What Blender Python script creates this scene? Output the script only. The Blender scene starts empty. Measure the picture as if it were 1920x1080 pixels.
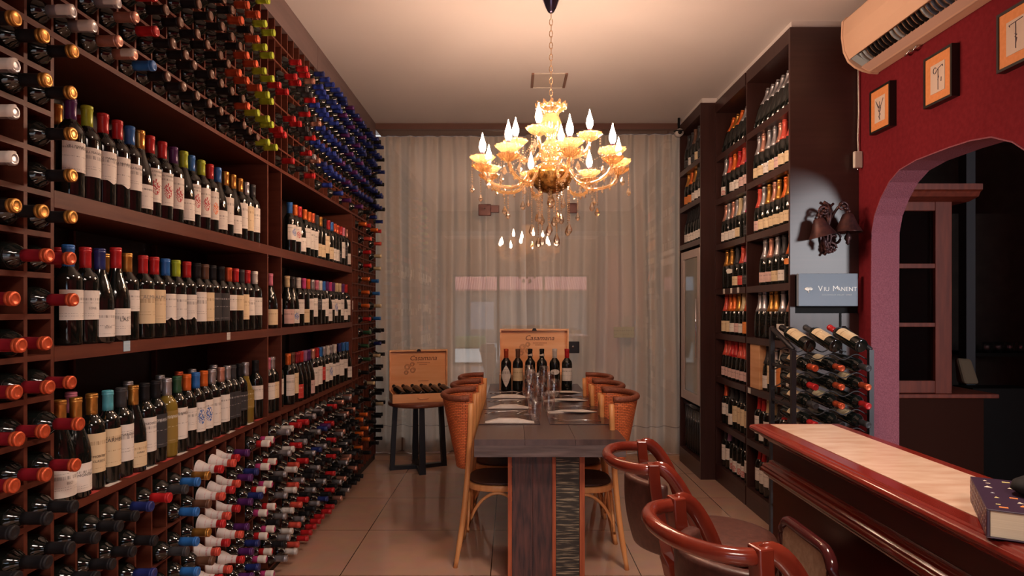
import bpy, math, random
from mathutils import Vector, Matrix
R = random.Random(7)
SC = bpy.context.scene
COL = SC.collection
PI = math.pi

# ------------------------------------------------------------------ camera, world, exposure
cd = bpy.data.cameras.new('camera')
cd.sensor_width = 36.0
cd.lens = 36.0 * 1210.0 / 1920.0
cd.shift_y = 38.0 / 1920.0
cd.clip_start = 0.05
cd.clip_end = 200
cam = bpy.data.objects.new('camera', cd)
cam.location = (0, 0, 1.42)
cam.rotation_euler = (PI / 2, 0, 0)
COL.objects.link(cam)
SC.camera = cam
SC.view_settings.view_transform = 'Standard'
SC.view_settings.look = 'None'
SC.view_settings.exposure = 1.2
SC.view_settings.gamma = 1.0
SC.view_settings.use_curve_mapping = False
SC.cycles.max_bounces = 7
SC.cycles.diffuse_bounces = 3
SC.cycles.glossy_bounces = 4
SC.cycles.transmission_bounces = 6
SC.cycles.transparent_max_bounces = 16
SC.cycles.caustics_reflective = False
SC.cycles.caustics_refractive = False
SC.cycles.sample_clamp_indirect = 4.0
SC.cycles.blur_glossy = 0.5

W = bpy.data.worlds.new('sky')
SC.world = W
W.use_nodes = True
W.node_tree.nodes['Background'].inputs[0].default_value = (0.62, 0.78, 1.0, 1)
W.node_tree.nodes['Background'].inputs[1].default_value = 1.3

def area(name, loc, rot, sx, sy, power, color, spread=None):
    l = bpy.data.lights.new(name, 'AREA'); l.shape = 'RECTANGLE'
    l.size = sx; l.size_y = sy; l.energy = power; l.color = color
    if spread: l.spread = spread
    o = bpy.data.objects.new(name, l); o.location = loc; o.rotation_euler = rot
    COL.objects.link(o); return o

SUN = bpy.data.lights.new('sun', 'SUN'); SUN.energy = 2.6; SUN.angle = 0.02; SUN.color = (1, .95, .86)
so = bpy.data.objects.new('sun', SUN); so.rotation_euler = (math.radians(48), 0, math.radians(25)); COL.objects.link(so)
# unseen warm ceiling lights added as fill near the camera, and the side-room window
area('ceiling_fill_light', (0.6, -1.1, 3.12), (0, 0, 0), 1.1, 0.6, 42, (1.0, .82, .70), math.radians(150))
area('ceiling_fill_light', (0.75, 1.75, 3.14), (0, 0, 0), 0.35, 0.35, 13, (1.0, .78, .62), math.radians(125))
area('side_window_light', (4.6, -1.9, 2.1), (0, math.radians(90), 0), 1.1, 2.3, 240, (.95, .97, 1.0))

# ------------------------------------------------------------------ materials
MATS = {}
def mat(name, col, rough=.5, metal=0.0, **kw):
    if name in MATS: return MATS[name]
    m = bpy.data.materials.new(name); m.use_nodes = True
    b = m.node_tree.nodes['Principled BSDF']
    b.inputs['Base Color'].default_value = (*col, 1)
    b.inputs['Roughness'].default_value = rough
    b.inputs['Metallic'].default_value = metal
    for k, v in kw.items():
        b.inputs[k.replace('_', ' ')].default_value = v
    MATS[name] = m
    return m

def nd(m, t, **kw):
    n = m.node_tree.nodes.new(t)
    for k, v in kw.items(): setattr(n, k, v)
    return n
def lk(m, a, b): m.node_tree.links.new(a, b)

def varied(name, c1, c2, rough=.5, scale=(8, 8, 8), bump=0.0, metal=0.0, detail=6, lo=.35, hi=.68, coord='Object', r2=None, **kw):
    if name in MATS: return MATS[name]
    m = mat(name, c1, rough, metal, **kw)
    b = m.node_tree.nodes['Principled BSDF']
    tc = nd(m, 'ShaderNodeTexCoord'); mp = nd(m, 'ShaderNodeMapping'); mp.inputs['Scale'].default_value = scale
    no = nd(m, 'ShaderNodeTexNoise'); no.inputs['Detail'].default_value = detail; no.inputs['Scale'].default_value = 1.0
    cr = nd(m, 'ShaderNodeValToRGB')
    cr.color_ramp.elements[0].position = lo; cr.color_ramp.elements[0].color = (*c1, 1)
    cr.color_ramp.elements[1].position = hi; cr.color_ramp.elements[1].color = (*c2, 1)
    lk(m, tc.outputs[coord], mp.inputs[0]); lk(m, mp.outputs[0], no.inputs['Vector'])
    lk(m, no.outputs['Fac'], cr.inputs[0]); lk(m, cr.outputs[0], b.inputs['Base Color'])
    if bump:
        bp = nd(m, 'ShaderNodeBump'); bp.inputs['Strength'].default_value = bump; bp.inputs['Distance'].default_value = .01
        lk(m, no.outputs['Fac'], bp.inputs['Height']); lk(m, bp.outputs[0], b.inputs['Normal'])
    if r2 is not None:
        mr = nd(m, 'ShaderNodeMapRange'); mr.inputs['To Min'].default_value = rough; mr.inputs['To Max'].default_value = r2
        lk(m, no.outputs['Fac'], mr.inputs['Value']); lk(m, mr.outputs[0], b.inputs['Roughness'])
    return m

def emit(name, col, s):
    m = bpy.data.materials.new(name); m.use_nodes = True
    b = m.node_tree.nodes['Principled BSDF']
    b.inputs['Base Color'].default_value = (0, 0, 0, 1)
    b.inputs['Emission Color'].default_value = (*col, 1); b.inputs['Emission Strength'].default_value = s
    return m

def mix_shader(name, parts):
    """parts: list of (kind, colour, roughness, weight) mixed one over the other"""
    m = bpy.data.materials.new(name); m.use_nodes = True
    nt = m.node_tree; nt.nodes.remove(nt.nodes['Principled BSDF']); out = nt.nodes['Material Output']
    cur = None
    for kind, col, rough, w in parts:
        n = nd(m, 'ShaderNodeBsdf' + kind)
        n.inputs['Color'].default_value = (*col, 1)
        if 'Roughness' in n.inputs and rough is not None: n.inputs['Roughness'].default_value = rough
        if cur is None: cur = n.outputs[0]
        else:
            mx = nd(m, 'ShaderNodeMixShader')
            if w == 'fresnel':
                lw = nd(m, 'ShaderNodeLayerWeight'); lw.inputs['Blend'].default_value = .5
                pw = nd(m, 'ShaderNodeMath', operation='POWER'); pw.inputs[1].default_value = 4.5; lk(m, lw.outputs['Facing'], pw.inputs[0])
                ma = nd(m, 'ShaderNodeMath', operation='MULTIPLY_ADD'); ma.inputs[1].default_value = .9; ma.inputs[2].default_value = .065; lk(m, pw.outputs[0], ma.inputs[0])
                lk(m, ma.outputs[0], mx.inputs[0])
            else: mx.inputs[0].default_value = w
            lk(m, cur, mx.inputs[1]); lk(m, n.outputs[0], mx.inputs[2]); cur = mx.outputs[0]
    lk(m, cur, out.inputs[0])
    return m

# ------------------------------------------------------------------ mesh builder
class MB:
    def __init__(s): s.v = []; s.f = []; s.m = []; s.s = []; s.xf = None
    def add(s, vs, fs, m=0, smooth=False):
        o = len(s.v)
        for p in vs:
            p = Vector(p)
            if s.xf is not None: p = s.xf @ p
            s.v.append(tuple(p))
        for f in fs: s.f.append(tuple(i + o for i in f)); s.m.append(m); s.s.append(smooth)
        return s
    def box(s, x0, y0, z0, x1, y1, z1, m=0):
        vs = [(x, y, z) for x in (x0, x1) for y in (y0, y1) for z in (z0, z1)]
        return s.add(vs, [(0, 1, 3, 2), (4, 6, 7, 5), (0, 4, 5, 1), (2, 3, 7, 6), (0, 2, 6, 4), (1, 5, 7, 3)], m)
    def lathe(s, prof, seg=20, c=(0, 0, 0), m=0, smooth=True, squash=None, a0=0, a1=2 * PI, flute=0, nf=0):
        full = abs(a1 - a0 - 2 * PI) < 1e-6
        n = seg if full else seg + 1
        vs = []
        for r, z in prof:
            for i in range(n):
                a = a0 + (a1 - a0) * i / seg
                rr = r * (1 + (flute * math.cos(nf * a) if nf else 0))
                vs.append((c[0] + rr * math.cos(a), c[1] + rr * math.sin(a), c[2] + z))
        fs = []
        for j in range(len(prof) - 1):
            for i in range(seg):
                k = (i + 1) % n
                fs.append((j * n + i, j * n + k, (j + 1) * n + k, (j + 1) * n + i))
        if full:
            if prof[0][0] > 1e-5: fs.append(tuple(range(n - 1, -1, -1)))
            if prof[-1][0] > 1e-5: fs.append(tuple((len(prof) - 1) * n + i for i in range(n)))
        return s.add(vs, fs, m, smooth)
    def tube(s, pts, r, seg=8, m=0, closed=False, smooth=True, sy=1.0, up=(0, 0, 1)):
        P = [Vector(p) for p in pts]; n = len(P)
        rs = r if isinstance(r, (list, tuple)) else [r] * n
        vs = []
        for i in range(n):
            a = P[(i - 1) % n] if (closed or i > 0) else P[i]
            b = P[(i + 1) % n] if (closed or i < n - 1) else P[i]
            t = (b - a)
            if t.length < 1e-9: t = Vector((0, 0, 1))
            t.normalize()
            u = Vector(up)
            if abs(t.dot(u)) > .97: u = Vector((1, 0, 0))
            e1 = t.cross(u).normalized(); e2 = e1.cross(t).normalized()
            for k in range(seg):
                an = 2 * PI * (k + .5) / seg
                vs.append(P[i] + e1 * (rs[i] * math.cos(an)) + e2 * (rs[i] * sy * math.sin(an)))
        fs = []
        for i in range(n if closed else n - 1):
            j = (i + 1) % n
            for k in range(seg):
                q = (k + 1) % seg
                fs.append((i * seg + k, i * seg + q, j * seg + q, j * seg + k))
        if not closed:
            fs.append(tuple(range(seg - 1, -1, -1))); fs.append(tuple((n - 1) * seg + k for k in range(seg)))
        return s.add(vs, fs, m, smooth)
    def prism(s, poly, axis, a, b, m=0, smooth=False):
        n = len(poly)
        def P(u, v, w):
            return {'x': (w, u, v), 'y': (u, w, v), 'z': (u, v, w)}[axis]
        vs = [P(u, v, a) for u, v in poly] + [P(u, v, b) for u, v in poly]
        fs = [(i, (i + 1) % n, n + (i + 1) % n, n + i) for i in range(n)]
        s.add(vs, fs, m, smooth)
        o = len(s.v) - 2 * n
        s.f += [tuple(o + i for i in range(n - 1, -1, -1)), tuple(o + n + i for i in range(n))]
        s.m += [m, m]; s.s += [False, False]
        return s
    def grid(s, fn, nu, nv, m=0, smooth=True):
        vs = [fn(i / nu, j / nv) for i in range(nu + 1) for j in range(nv + 1)]
        fs = [(i * (nv + 1) + j, (i + 1) * (nv + 1) + j, (i + 1) * (nv + 1) + j + 1, i * (nv + 1) + j + 1) for i in range(nu) for j in range(nv)]
        return s.add(vs, fs, m, smooth)
    def mesh(s, name, mats):
        me = bpy.data.meshes.new(name); me.from_pydata(s.v, [], s.f)
        for m in (mats if isinstance(mats, (list, tuple)) else [mats]): me.materials.append(m)
        me.polygons.foreach_set('material_index', s.m); me.polygons.foreach_set('use_smooth', s.s)
        me.update()
        import bmesh
        bm = bmesh.new(); bm.from_mesh(me); bmesh.ops.recalc_face_normals(bm, faces=bm.faces); bm.to_mesh(me); bm.free()
        return me
    def build(s, name, mats, parent=None, bevel=0, solid=0, loc=None, subsurf=0):
        return obj(name, s.mesh(name, mats), parent, bevel, solid, loc, subsurf)

def obj(name, me, parent=None, bevel=0, solid=0, loc=None, subsurf=0):
    o = bpy.data.objects.new(name, me); COL.objects.link(o)
    if parent: o.parent = parent
    if loc: o.location = loc
    if solid:
        q = o.modifiers.new('solid', 'SOLIDIFY'); q.thickness = solid; q.offset = 0
    if bevel:
        q = o.modifiers.new('bevel', 'BEVEL'); q.width = bevel; q.segments = 2; q.limit_method = 'ANGLE'
    if subsurf:
        q = o.modifiers.new('sub', 'SUBSURF'); q.levels = subsurf; q.render_levels = subsurf
    return o
def tag(o, label, cat, group=None, kind=None):
    o['label'] = label; o['category'] = cat
    if group: o['group'] = group
    if kind: o['kind'] = kind
    return o
def thing(name, label, cat, loc=(0, 0, 0), rz=0, group=None):
    o = bpy.data.objects.new(name, None); COL.objects.link(o); o.location = loc; o.rotation_euler = (0, 0, rz)
    return tag(o, label, cat, group)
def struct(o): o['kind'] = 'structure'; return o
def copy_tree(o, parent=None):
    c = o.copy(); COL.objects.link(c)
    if parent is not None: c.parent = parent
    for ch in [q for q in ALLCH.get(o.name, children(o))]: copy_tree(ch, c)
    return c
ALLCH = {}
def children(o): return [q for q in bpy.data.objects if q.parent == o]
def text_geo(body, size, extrude=0.0):
    cu = bpy.data.curves.new('t', 'FONT'); cu.body = body; cu.size = size; cu.align_x = 'CENTER'; cu.align_y = 'CENTER'; cu.extrude = extrude; cu.resolution_u = 2
    o = bpy.data.objects.new('t', cu); me = bpy.data.meshes.new_from_object(o)
    vs = [tuple(v.co) for v in me.vertices]; fs = [tuple(p.vertices) for p in me.polygons]
    bpy.data.objects.remove(o); bpy.data.curves.remove(cu); bpy.data.meshes.remove(me)
    return vs, fs

# ------------------------------------------------------------------ shared materials
M_ceil = varied('ceiling_paint', (.62, .57, .555), (.66, .605, .59), .9, (1, 1, 1), Specular_IOR_Level=.2)
M_rack = varied('rack_wood', (.085, .020, .011), (.135, .036, .019), .5, (3, 3, 40), lo=.3, hi=.75, Specular_IOR_Level=.25)
M_rackin = varied('rack_back', (.012, .006, .005), (.018, .008, .007), .6, (3, 3, 30))
M_fascia = varied('fascia_board', (.13, .085, .082), (.16, .105, .10), .5, (2, 2, 30))
M_cab = varied('dark_cabinet_wood', (.036, .014, .012), (.052, .021, .018), .36, (30, 30, 2), lo=.3, hi=.75, Specular_IOR_Level=.35)
M_cabin = varied('cabinet_inside', (.022, .011, .010), (.032, .016, .014), .5, (30, 30, 2))
M_red = varied('red_wall_paint', (.150, .010, .016), (.18, .014, .021), .9, (40, 40, 40), bump=.15, Specular_IOR_Level=.15)
M_pink = varied('pink_textured_paint', (.21, .055, .08), (.30, .092, .125), .85, (160, 160, 160), bump=.5)
M_glassB = mat('bottle_glass', (.006, .008, .007), .07, 0, Specular_IOR_Level=.7)
M_glassW = mat('white_wine_glass', (.22, .15, .025), .08, 0, Specular_IOR_Level=.6)
M_dark = mat('matte_black', (.010, .009, .009), .7, Specular_IOR_Level=.15)
M_iron = mat('black_iron', (.015, .014, .016), .38, .3)
M_dgrey = mat('dark_grey_metal', (.025, .023, .027), .45, .3)
M_paper = mat('white_paper', (.70, .64, .58), .7)
M_chrome = mat('chrome', (.75, .75, .8), .12, 1)
M_silver = mat('silver_cutlery', (.8, .78, .76), .2, 1)

CAPC = {'black': (.016, .015, .017), 'red': (.50, .018, .022), 'dark red': (.25, .012, .022), 'blue': (.03, .16, .50), 'navy': (.018, .03, .16), 'royal blue': (.022, .045, .30),
        'purple': (.09, .02, .13), 'lime': (.42, .52, .03), 'copper': (.75, .13, .05), 'orange': (.80, .17, .03), 'gold': (.62, .30, .07),
        'silver': (.48, .47, .50), 'white': (.70, .66, .62), 'pink': (.60, .18, .27), 'teal': (.10, .42, .52), 'green': (.03, .10, .05),
        'cream': (.62, .50, .30), 'charcoal': (.05, .05, .055), 'coral': (.68, .09, .06), 'rose gold': (.68, .33, .25), 'lilac': (.34, .16, .33), 'magenta': (.5, .05, .2), 'brown': (.14, .065, .04)}
CAPM = {}
for k, c in CAPC.items():
    met = {'gold': .75, 'copper': .55, 'silver': .7, 'rose gold': .6, 'orange': .3}.get(k, .05)
    CAPM[k] = varied('capsule_' + k.replace(' ', '_'), tuple(x * .88 for x in c), c, .33 if k != 'black' else .45, (60, 60, 60), metal=met, Specular_IOR_Level=.2 if k in ('black', 'charcoal') else .5)

def print_mat(name, base, ink, style=0, accent=None):
    m = mat(name, base, .62)
    b = m.node_tree.nodes['Principled BSDF']
    tc = nd(m, 'ShaderNodeTexCoord'); sp = nd(m, 'ShaderNodeSeparateXYZ'); lk(m, tc.outputs['Generated'], sp.inputs[0])
    cr = nd(m, 'ShaderNodeValToRGB'); cr.color_ramp.interpolation = 'CONSTANT'
    bands = [[(.12, .14), (.20, .22), (.66, .74), (.56, .58)], [(.10, .12), (.40, .43), (.70, .80)], [(.25, .27), (.33, .35), (.60, .72), (.80, .82)], [(.08, .10), (.5, .52), (.76, .82)]][style]
    el = cr.color_ramp.elements; el[0].position = 0; el[0].color = (0, 0, 0, 1); el[1].position = 1; el[1].color = (0, 0, 0, 1)
    for a, z in sorted(bands):
        e = el.new(a); e.color = (1, 1, 1, 1); e = el.new(z); e.color = (0, 0, 0, 1)
    lk(m, sp.outputs['Z'], cr.inputs[0])
    no = nd(m, 'ShaderNodeTexNoise'); no.inputs['Scale'].default_value = 1; no.inputs['Detail'].default_value = 1
    mp = nd(m, 'ShaderNodeMapping'); mp.inputs['Scale'].default_value = (26, 26, 1.5); lk(m, tc.outputs['Generated'], mp.inputs[0]); lk(m, mp.outputs[0], no.inputs['Vector'])
    gt = nd(m, 'ShaderNodeMath', operation='GREATER_THAN'); gt.inputs[1].default_value = .50; lk(m, no.outputs['Fac'], gt.inputs[0])
    mu = nd(m, 'ShaderNodeMath', operation='MULTIPLY'); lk(m, cr.outputs[0], mu.inputs[0]); lk(m, gt.outputs[0], mu.inputs[1])
    sc = nd(m, 'ShaderNodeMath', operation='MULTIPLY'); sc.inputs[1].default_value = .62; lk(m, mu.outputs[0], sc.inputs[0])
    mx = nd(m, 'ShaderNodeMix', data_type='RGBA'); lk(m, sc.outputs[0], mx.inputs[0])
    mx.inputs[6].default_value = (*base, 1); mx.inputs[7].default_value = (*ink, 1)
    last = mx.outputs[2]
    if accent:
        dx = nd(m, 'ShaderNodeVectorMath', operation='DISTANCE'); mp2 = nd(m, 'ShaderNodeMapping'); mp2.inputs['Scale'].default_value = (0, 1, 1)
        lk(m, tc.outputs['Generated'], mp2.inputs[0]); lk(m, mp2.outputs[0], dx.inputs[0]); dx.inputs[1].default_value = (0, .5, accent[1])
        wv = nd(m, 'ShaderNodeTexNoise'); wv.inputs['Scale'].default_value = 16; lk(m, tc.outputs['Generated'], wv.inputs['Vector'])
        lt = nd(m, 'ShaderNodeMath', operation='LESS_THAN'); lt.inputs[1].default_value = accent[2]; lk(m, dx.outputs['Value'], lt.inputs[0])
        g2 = nd(m, 'ShaderNodeMath', operation='GREATER_THAN'); g2.inputs[1].default_value = .48; lk(m, wv.outputs['Fac'], g2.inputs[0])
        m3 = nd(m, 'ShaderNodeMath', operation='MULTIPLY'); lk(m, lt.outputs[0], m3.inputs[0]); lk(m, g2.outputs[0], m3.inputs[1])
        mx2 = nd(m, 'ShaderNodeMix', data_type='RGBA'); lk(m, m3.outputs[0], mx2.inputs[0]); lk(m, last, mx2.inputs[6]); mx2.inputs[7].default_value = (*accent[0], 1)
        last = mx2.outputs[2]
    lk(m, last, b.inputs['Base Color'])
    return m
WH = (.74, .69, .64); CR = (.70, .56, .36); IK = (.06, .05, .05)
LABM = {
    'white': [print_mat('label_white_%s' % n, WH, IK, i) for i, n in enumerate(('plain', 'ruled', 'framed', 'sparse'))],
    'cream': [print_mat('label_cream_%s' % n, CR, (.25, .13, .05), i) for i, n in enumerate(('plain', 'ruled', 'framed', 'sparse'))],
    'red swirl': [print_mat('label_red_swirl', WH, IK, 3, ((.45, .03, .04), .45, .24))],
    'orange print': [print_mat('label_orange_print', WH, IK, 3, ((.75, .16, .02), .40, .22))],
    'black': [print_mat('label_black', (.03, .03, .035), (.5, .5, .5), 3)],
    'gold': [print_mat('label_gold', (.26, .17, .035), (.7, .65, .5), 3)],
    'blue crest': [print_mat('label_blue_crest', WH, IK, 3, ((.04, .13, .42), .5, .25))],
    'red': [print_mat('label_red', (.55, .05, .04), (.7, .5, .4), 1)],
    'orange': [print_mat('label_orange', (.68, .22, .05), (.3, .1, .05), 1)],
    'pink': [print_mat('label_pink', (.66, .45, .42), IK, 2)],
    'dark red seal': [print_mat('label_red_pattern', WH, (.5, .03, .03), 3, ((.5, .03, .03), .3, .3))],
}
# ------------------------------------------------------------------ the room
XL, XR, YF, H = -1.285, 2.10, 6.10, 3.16
M_floor = mat('floor_tiles', (.30, .2, .15), .12)
def floor_mat():
    m = M_floor; b = m.node_tree.nodes['Principled BSDF']
    tc = nd(m, 'ShaderNodeTexCoord'); mp = nd(m, 'ShaderNodeMapping'); mp.inputs['Location'].default_value = (-.086 + .2, .07, 0)
    lk(m, tc.outputs['Object'], mp.inputs[0])
    br = nd(m, 'ShaderNodeTexBrick'); br.offset = 0; br.inputs['Scale'].default_value = 1; br.inputs['Brick Width'].default_value = .8; br.inputs['Row Height'].default_value = .7
    br.inputs['Mortar Size'].default_value = .0028; br.inputs['Mortar Smooth'].default_value = .1
    br.inputs['Color1'].default_value = (.58, .355, .26, 1); br.inputs['Color2'].default_value = (.62, .38, .28, 1); br.inputs['Mortar'].default_value = (.06, .035, .022, 1)
    lk(m, mp.outputs[0], br.inputs['Vector'])
    no = nd(m, 'ShaderNodeTexNoise'); no.inputs['Scale'].default_value = 9; no.inputs['Detail'].default_value = 5; lk(m, tc.outputs['Object'], no.inputs['Vector'])
    mx = nd(m, 'ShaderNodeMix', data_type='RGBA', blend_type='MULTIPLY'); mx.inputs[0].default_value = .25
    lk(m, br.outputs['Color'], mx.inputs[6]); lk(m, no.outputs['Color'], mx.inputs[7]); lk(m, mx.outputs[2], b.inputs['Base Color'])
    b.inputs['Roughness'].default_value = .075; b.inputs['Specular IOR Level'].default_value = .8
floor_mat()
struct(MB().box(-1.75, -4.2, -.1, 6.2, 7.2, 0).build('floor', M_floor))
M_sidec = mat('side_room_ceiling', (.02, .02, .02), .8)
struct(MB().box(-1.75, -4.2, H, XR + .16, 6.5, H + .12).build('ceiling', M_ceil))
struct(MB().box(-1.75, -.05, 2.80, XR, .65, H - .001).build('trim_beam', M_cab))
M_wl = varied('left_wall_paint', (.10, .06, .05), (.12, .07, .06), .8)
struct(MB().box(-1.75, -4.2, 0, -1.64, 7.0, H).build('wall_left', M_wl))
M_back = varied('back_wall_paint', (.40, .33, .28), (.44, .36, .31), .8)
# wall behind the camera with the wide shop window
w = MB(); w.box(-1.64, -4.2, 0, -1.5, -4.05, H); w.box(1.95, -4.2, 0, XR, -4.05, H); w.box(-1.5, -4.2, 2.27, 1.95, -4.05, H)
struct(w.build('wall_back', M_back))
wf = MB()
for x in (-1.47, -.35, .80, 1.92): wf.box(x - .03, -4.16, 0, x + .03, -4.10, 2.27)
wf.box(-1.5, -4.16, 2.22, 1.95, -4.10, 2.27); wf.box(-1.5, -4.16, 0, 1.95, -4.10, .05)
struct(wf.build('window_1', mat('window_frame', (.06, .04, .035), .4)))
# red wall with the arched opening
arch = [(3.77, 0), (3.77, 1.54), (3.765, 1.865), (3.735, 1.96), (3.67, 2.051), (3.59, 2.125), (3.495, 2.172), (3.35, 2.192), (3.1, 2.195), (2.95, 2.19), (2.823, 2.172), (2.703, 2.119), (2.6, 2.04), (2.5, 1.9), (2.45, 1.7), (2.44, 1.5), (2.44, 0)]
w = MB(); x0, x1 = XR, XR + .155
w.box(x0, 3.77, 0, x1, 7.0, H); w.box(x0, -4.2, 0, x1, 2.44, H)
for (ya, za), (yb, zb) in zip(arch[1:-1], arch[2:-1]):
    if ya - yb < 1e-4: continue
    vs = [(x, y, z) for x in (x0, x1) for (y, z) in ((ya, za), (yb, zb), (yb, H), (ya, H))]
    w.add(vs, [(0, 1, 2, 3), (7, 6, 5, 4), (0, 4, 5, 1)])
struct(w.build('wall_right', M_red))
w = MB(); n = len(arch)
def inset(k, t):
    y, z = arch[k]; cy, cz = 3.105, 1.0
    if k in (0, n - 1): return (y + (-t if y > cy else t), z)
    d = Vector((y - cy, z - cz)); d.normalize()
    return (y - d.x * t, z - d.y * t)
vs = []
for k in range(n):
    y, z = arch[k]; yi, zi = inset(k, .006)
    vs += [(x0 - .004, y, z), (x0 - .004, yi, zi), (x1 + .004, yi, zi), (x1 + .004, y, z)]
fs = []
for k in range(n - 1):
    for a in range(4):
        b_ = (a + 1) % 4; fs.append((k * 4 + a, k * 4 + b_, (k + 1) * 4 + b_, (k + 1) * 4 + a))
w.add(vs, fs); struct(w.build('trim_arch', M_pink))
# side room
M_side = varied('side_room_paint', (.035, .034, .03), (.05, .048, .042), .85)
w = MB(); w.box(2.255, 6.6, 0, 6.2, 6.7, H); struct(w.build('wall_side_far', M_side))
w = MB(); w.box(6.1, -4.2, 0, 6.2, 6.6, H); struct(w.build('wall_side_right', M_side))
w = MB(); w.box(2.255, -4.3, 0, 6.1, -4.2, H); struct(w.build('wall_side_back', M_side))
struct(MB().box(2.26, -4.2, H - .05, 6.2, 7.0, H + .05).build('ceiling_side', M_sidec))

# fascia over the left rack and rail over the curtain
f = MB().box(XL - .32, 1.2, 2.99, XL, 4.266, H).box(XL - .32, 4.270, 2.99, XL, YF - .01, H)
struct(f.build('trim_fascia', M_fascia))
M_brail = mat('curtain_rail_wood', (.13, .06, .045), .45)
struct(MB().box(XL, YF - .03, 3.105, 1.57, YF + .45, H).build('trim_far', M_brail))
struct(MB().box(-1.75, YF + .30, 0, XR, YF + .34, .14).build('trim_light_stop', M_brail))  # hidden strip added behind the curtain to stop daylight leaking underneath
M_skirt = mat('tan_sill', (.45, .27, .17), .4)
struct(MB().box(XL, YF - .05, 0, 1.60, YF + .03, .035).build('trim_sill', M_skirt))
# ceiling hatch
t = thing('ceiling_vent', 'pale square vent grille with brown slots set in the ceiling', 'vent', (.28, 4.92, H))
MB().box(-.115, -.15, -.008, .115, .15, 0).build('panel', varied('vent_paint', (.55, .48, .43), (.57, .5, .45), .7), t, bevel=.002)
for s in (-1, 1):
    MB().box(s * .125 - .009, -.15, -.012, s * .125 + .009, .15, 0).build('slot', mat('vent_brown', (.22, .12, .09), .6), t)
MB().box(-.134, .145, -.012, .134, .157, 0).build('rim', M_paper, t)

# ------------------------------------------------------------------ curtain behind the glass front
M_curt = mat('curtain_cloth', (.36, .30, .25), .9)
def curtain_mat():
    m = M_curt; b = m.node_tree.nodes['Principled BSDF']
    tc = nd(m, 'ShaderNodeTexCoord'); mp = nd(m, 'ShaderNodeMapping'); mp.inputs['Scale'].default_value = (300, 1, 300)
    no = nd(m, 'ShaderNodeTexNoise'); lk(m, tc.outputs['Object'], mp.inputs[0]); lk(m, mp.outputs[0], no.inputs['Vector'])
    cr = nd(m, 'ShaderNodeValToRGB'); cr.color_ramp.elements[0].color = (.50, .42, .36, 1); cr.color_ramp.elements[1].color = (.64, .545, .47, 1)
    lk(m, no.outputs['Fac'], cr.inputs[0])
    sx = nd(m, 'ShaderNodeSeparateXYZ'); lk(m, tc.outputs['Object'], sx.inputs[0])
    cm = nd(m, 'ShaderNodeMath', operation='COMPARE'); cm.inputs[1].default_value = .268; cm.inputs[2].default_value = .004; lk(m, sx.outputs['Z'], cm.inputs[0])
    mh = nd(m, 'ShaderNodeMix', data_type='RGBA'); lk(m, cm.outputs[0], mh.inputs[0]); lk(m, cr.outputs[0], mh.inputs[6]); mh.inputs[7].default_value = (.14, .10, .08, 1)
    lk(m, mh.outputs[2], b.inputs['Base Color'])
    tr = nd(m, 'ShaderNodeBsdfTranslucent'); tr.inputs[0].default_value = (.70, .50, .36, 1); mx = nd(m, 'ShaderNodeMixShader'); mx.inputs[0].default_value = .13
    lk(m, b.outputs[0], mx.inputs[1]); lk(m, tr.outputs[0], mx.inputs[2]); lk(m, mx.outputs[0], m.node_tree.nodes['Material Output'].inputs[0])
curtain_mat()
def curtain(x0, x1, seed, label, dy=0):
    rr = random.Random(seed)
    ph = [rr.uniform(0, 6.28) for _ in range(6)]
    L = x1 - x0
    def fn(u, v):
        x = x0 + u * L; z = .012 + v * 3.092
        top = max(0, (v - .9) / .1); spread = .35 + .65 * (1 - v)
        a = .030 * math.sin(x * 41 + ph[0] + 1.1 * math.sin(x * 7 + ph[1]) + .35 * math.sin(v * 3 + x * 3))
        bb = .022 * math.sin(x * 23 + ph[2] + .7 * math.sin(v * 2.2 + ph[4]))
        c = .010 * math.sin(x * 88 + ph[3])
        pl = .018 * abs(math.sin(x * 30 + ph[5])) * top
        y = YF + .17 + dy + (a * (1 - .55 * top) + bb * spread * 1.3 * (1 - top) + c * (.5 + .5 * top)) - pl
        if abs(v - .105) < .004: y += .006
        return (x + .01 * math.sin(v * 5 + x * 5), y, z)
    me = MB().grid(fn, 420, 48).mesh('curtain', M_curt)
    o = obj('curtain', me, None, )
    return tag(o, label, 'curtain', None)
curtain(-1.62, .175, 3, 'greige pleated floor-length curtain beside the bottle wall, half with the wooden side table', .07)
curtain(.14, 1.99, 11, 'greige pleated floor-length curtain beside the glass-door fridge, half with the small paper notice')
M_pane = mix_shader('pane_glass', [('Transparent', (.95, .92, .88), None, 0), ('Glossy', (1, 1, 1), 0.0, 'fresnel')])
for i, (a, b_) in enumerate(((XL + .002, -.247), (-.243, .455), (.459, 1.60))):
    struct(MB().box(a, YF, .035, b_, YF + .01, 3.105).build('window_%d' % (i + 2), M_pane))
M_patch = mat('brown_patch_fitting', (.10, .03, .025), .3, .3)
def plate(x0, y0, x1, y1, d=YF):
    k = d / 1210.0
    return ((x0 - 960) * k, (x1 - 960) * k, 1.42 + (578 - y1) * k, 1.42 + (578 - y0) * k)
t = thing('glass_clamp', 'brown metal hinge clamp on the glass left of the chandelier pendants', 'hinge', (0, 0, 0), 0, None)
a = plate(897, 383, 921, 405); b2 = plate(915, 385, 936, 399)
MB().box(a[0], YF - .014, a[2], a[1], YF - .0005, a[3]).build('clamp', M_patch, t, bevel=.006)
MB().box(b2[0], YF - .012, b2[2], b2[1], YF - .0005, b2[3]).build('arm', M_patch, t, bevel=.004)
MB().tube([((909 - 960) * YF / 1210, YF - .018, 2.36), ((909 - 960) * YF / 1210, YF - .012, 2.36)], .006, 8).build('screw', M_chrome, t)
t = thing('glass_clamp', 'brown metal hinge clamp on the glass right of the chandelier pendants', 'hinge')
a = plate(1064, 381, 1082, 400)
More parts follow.
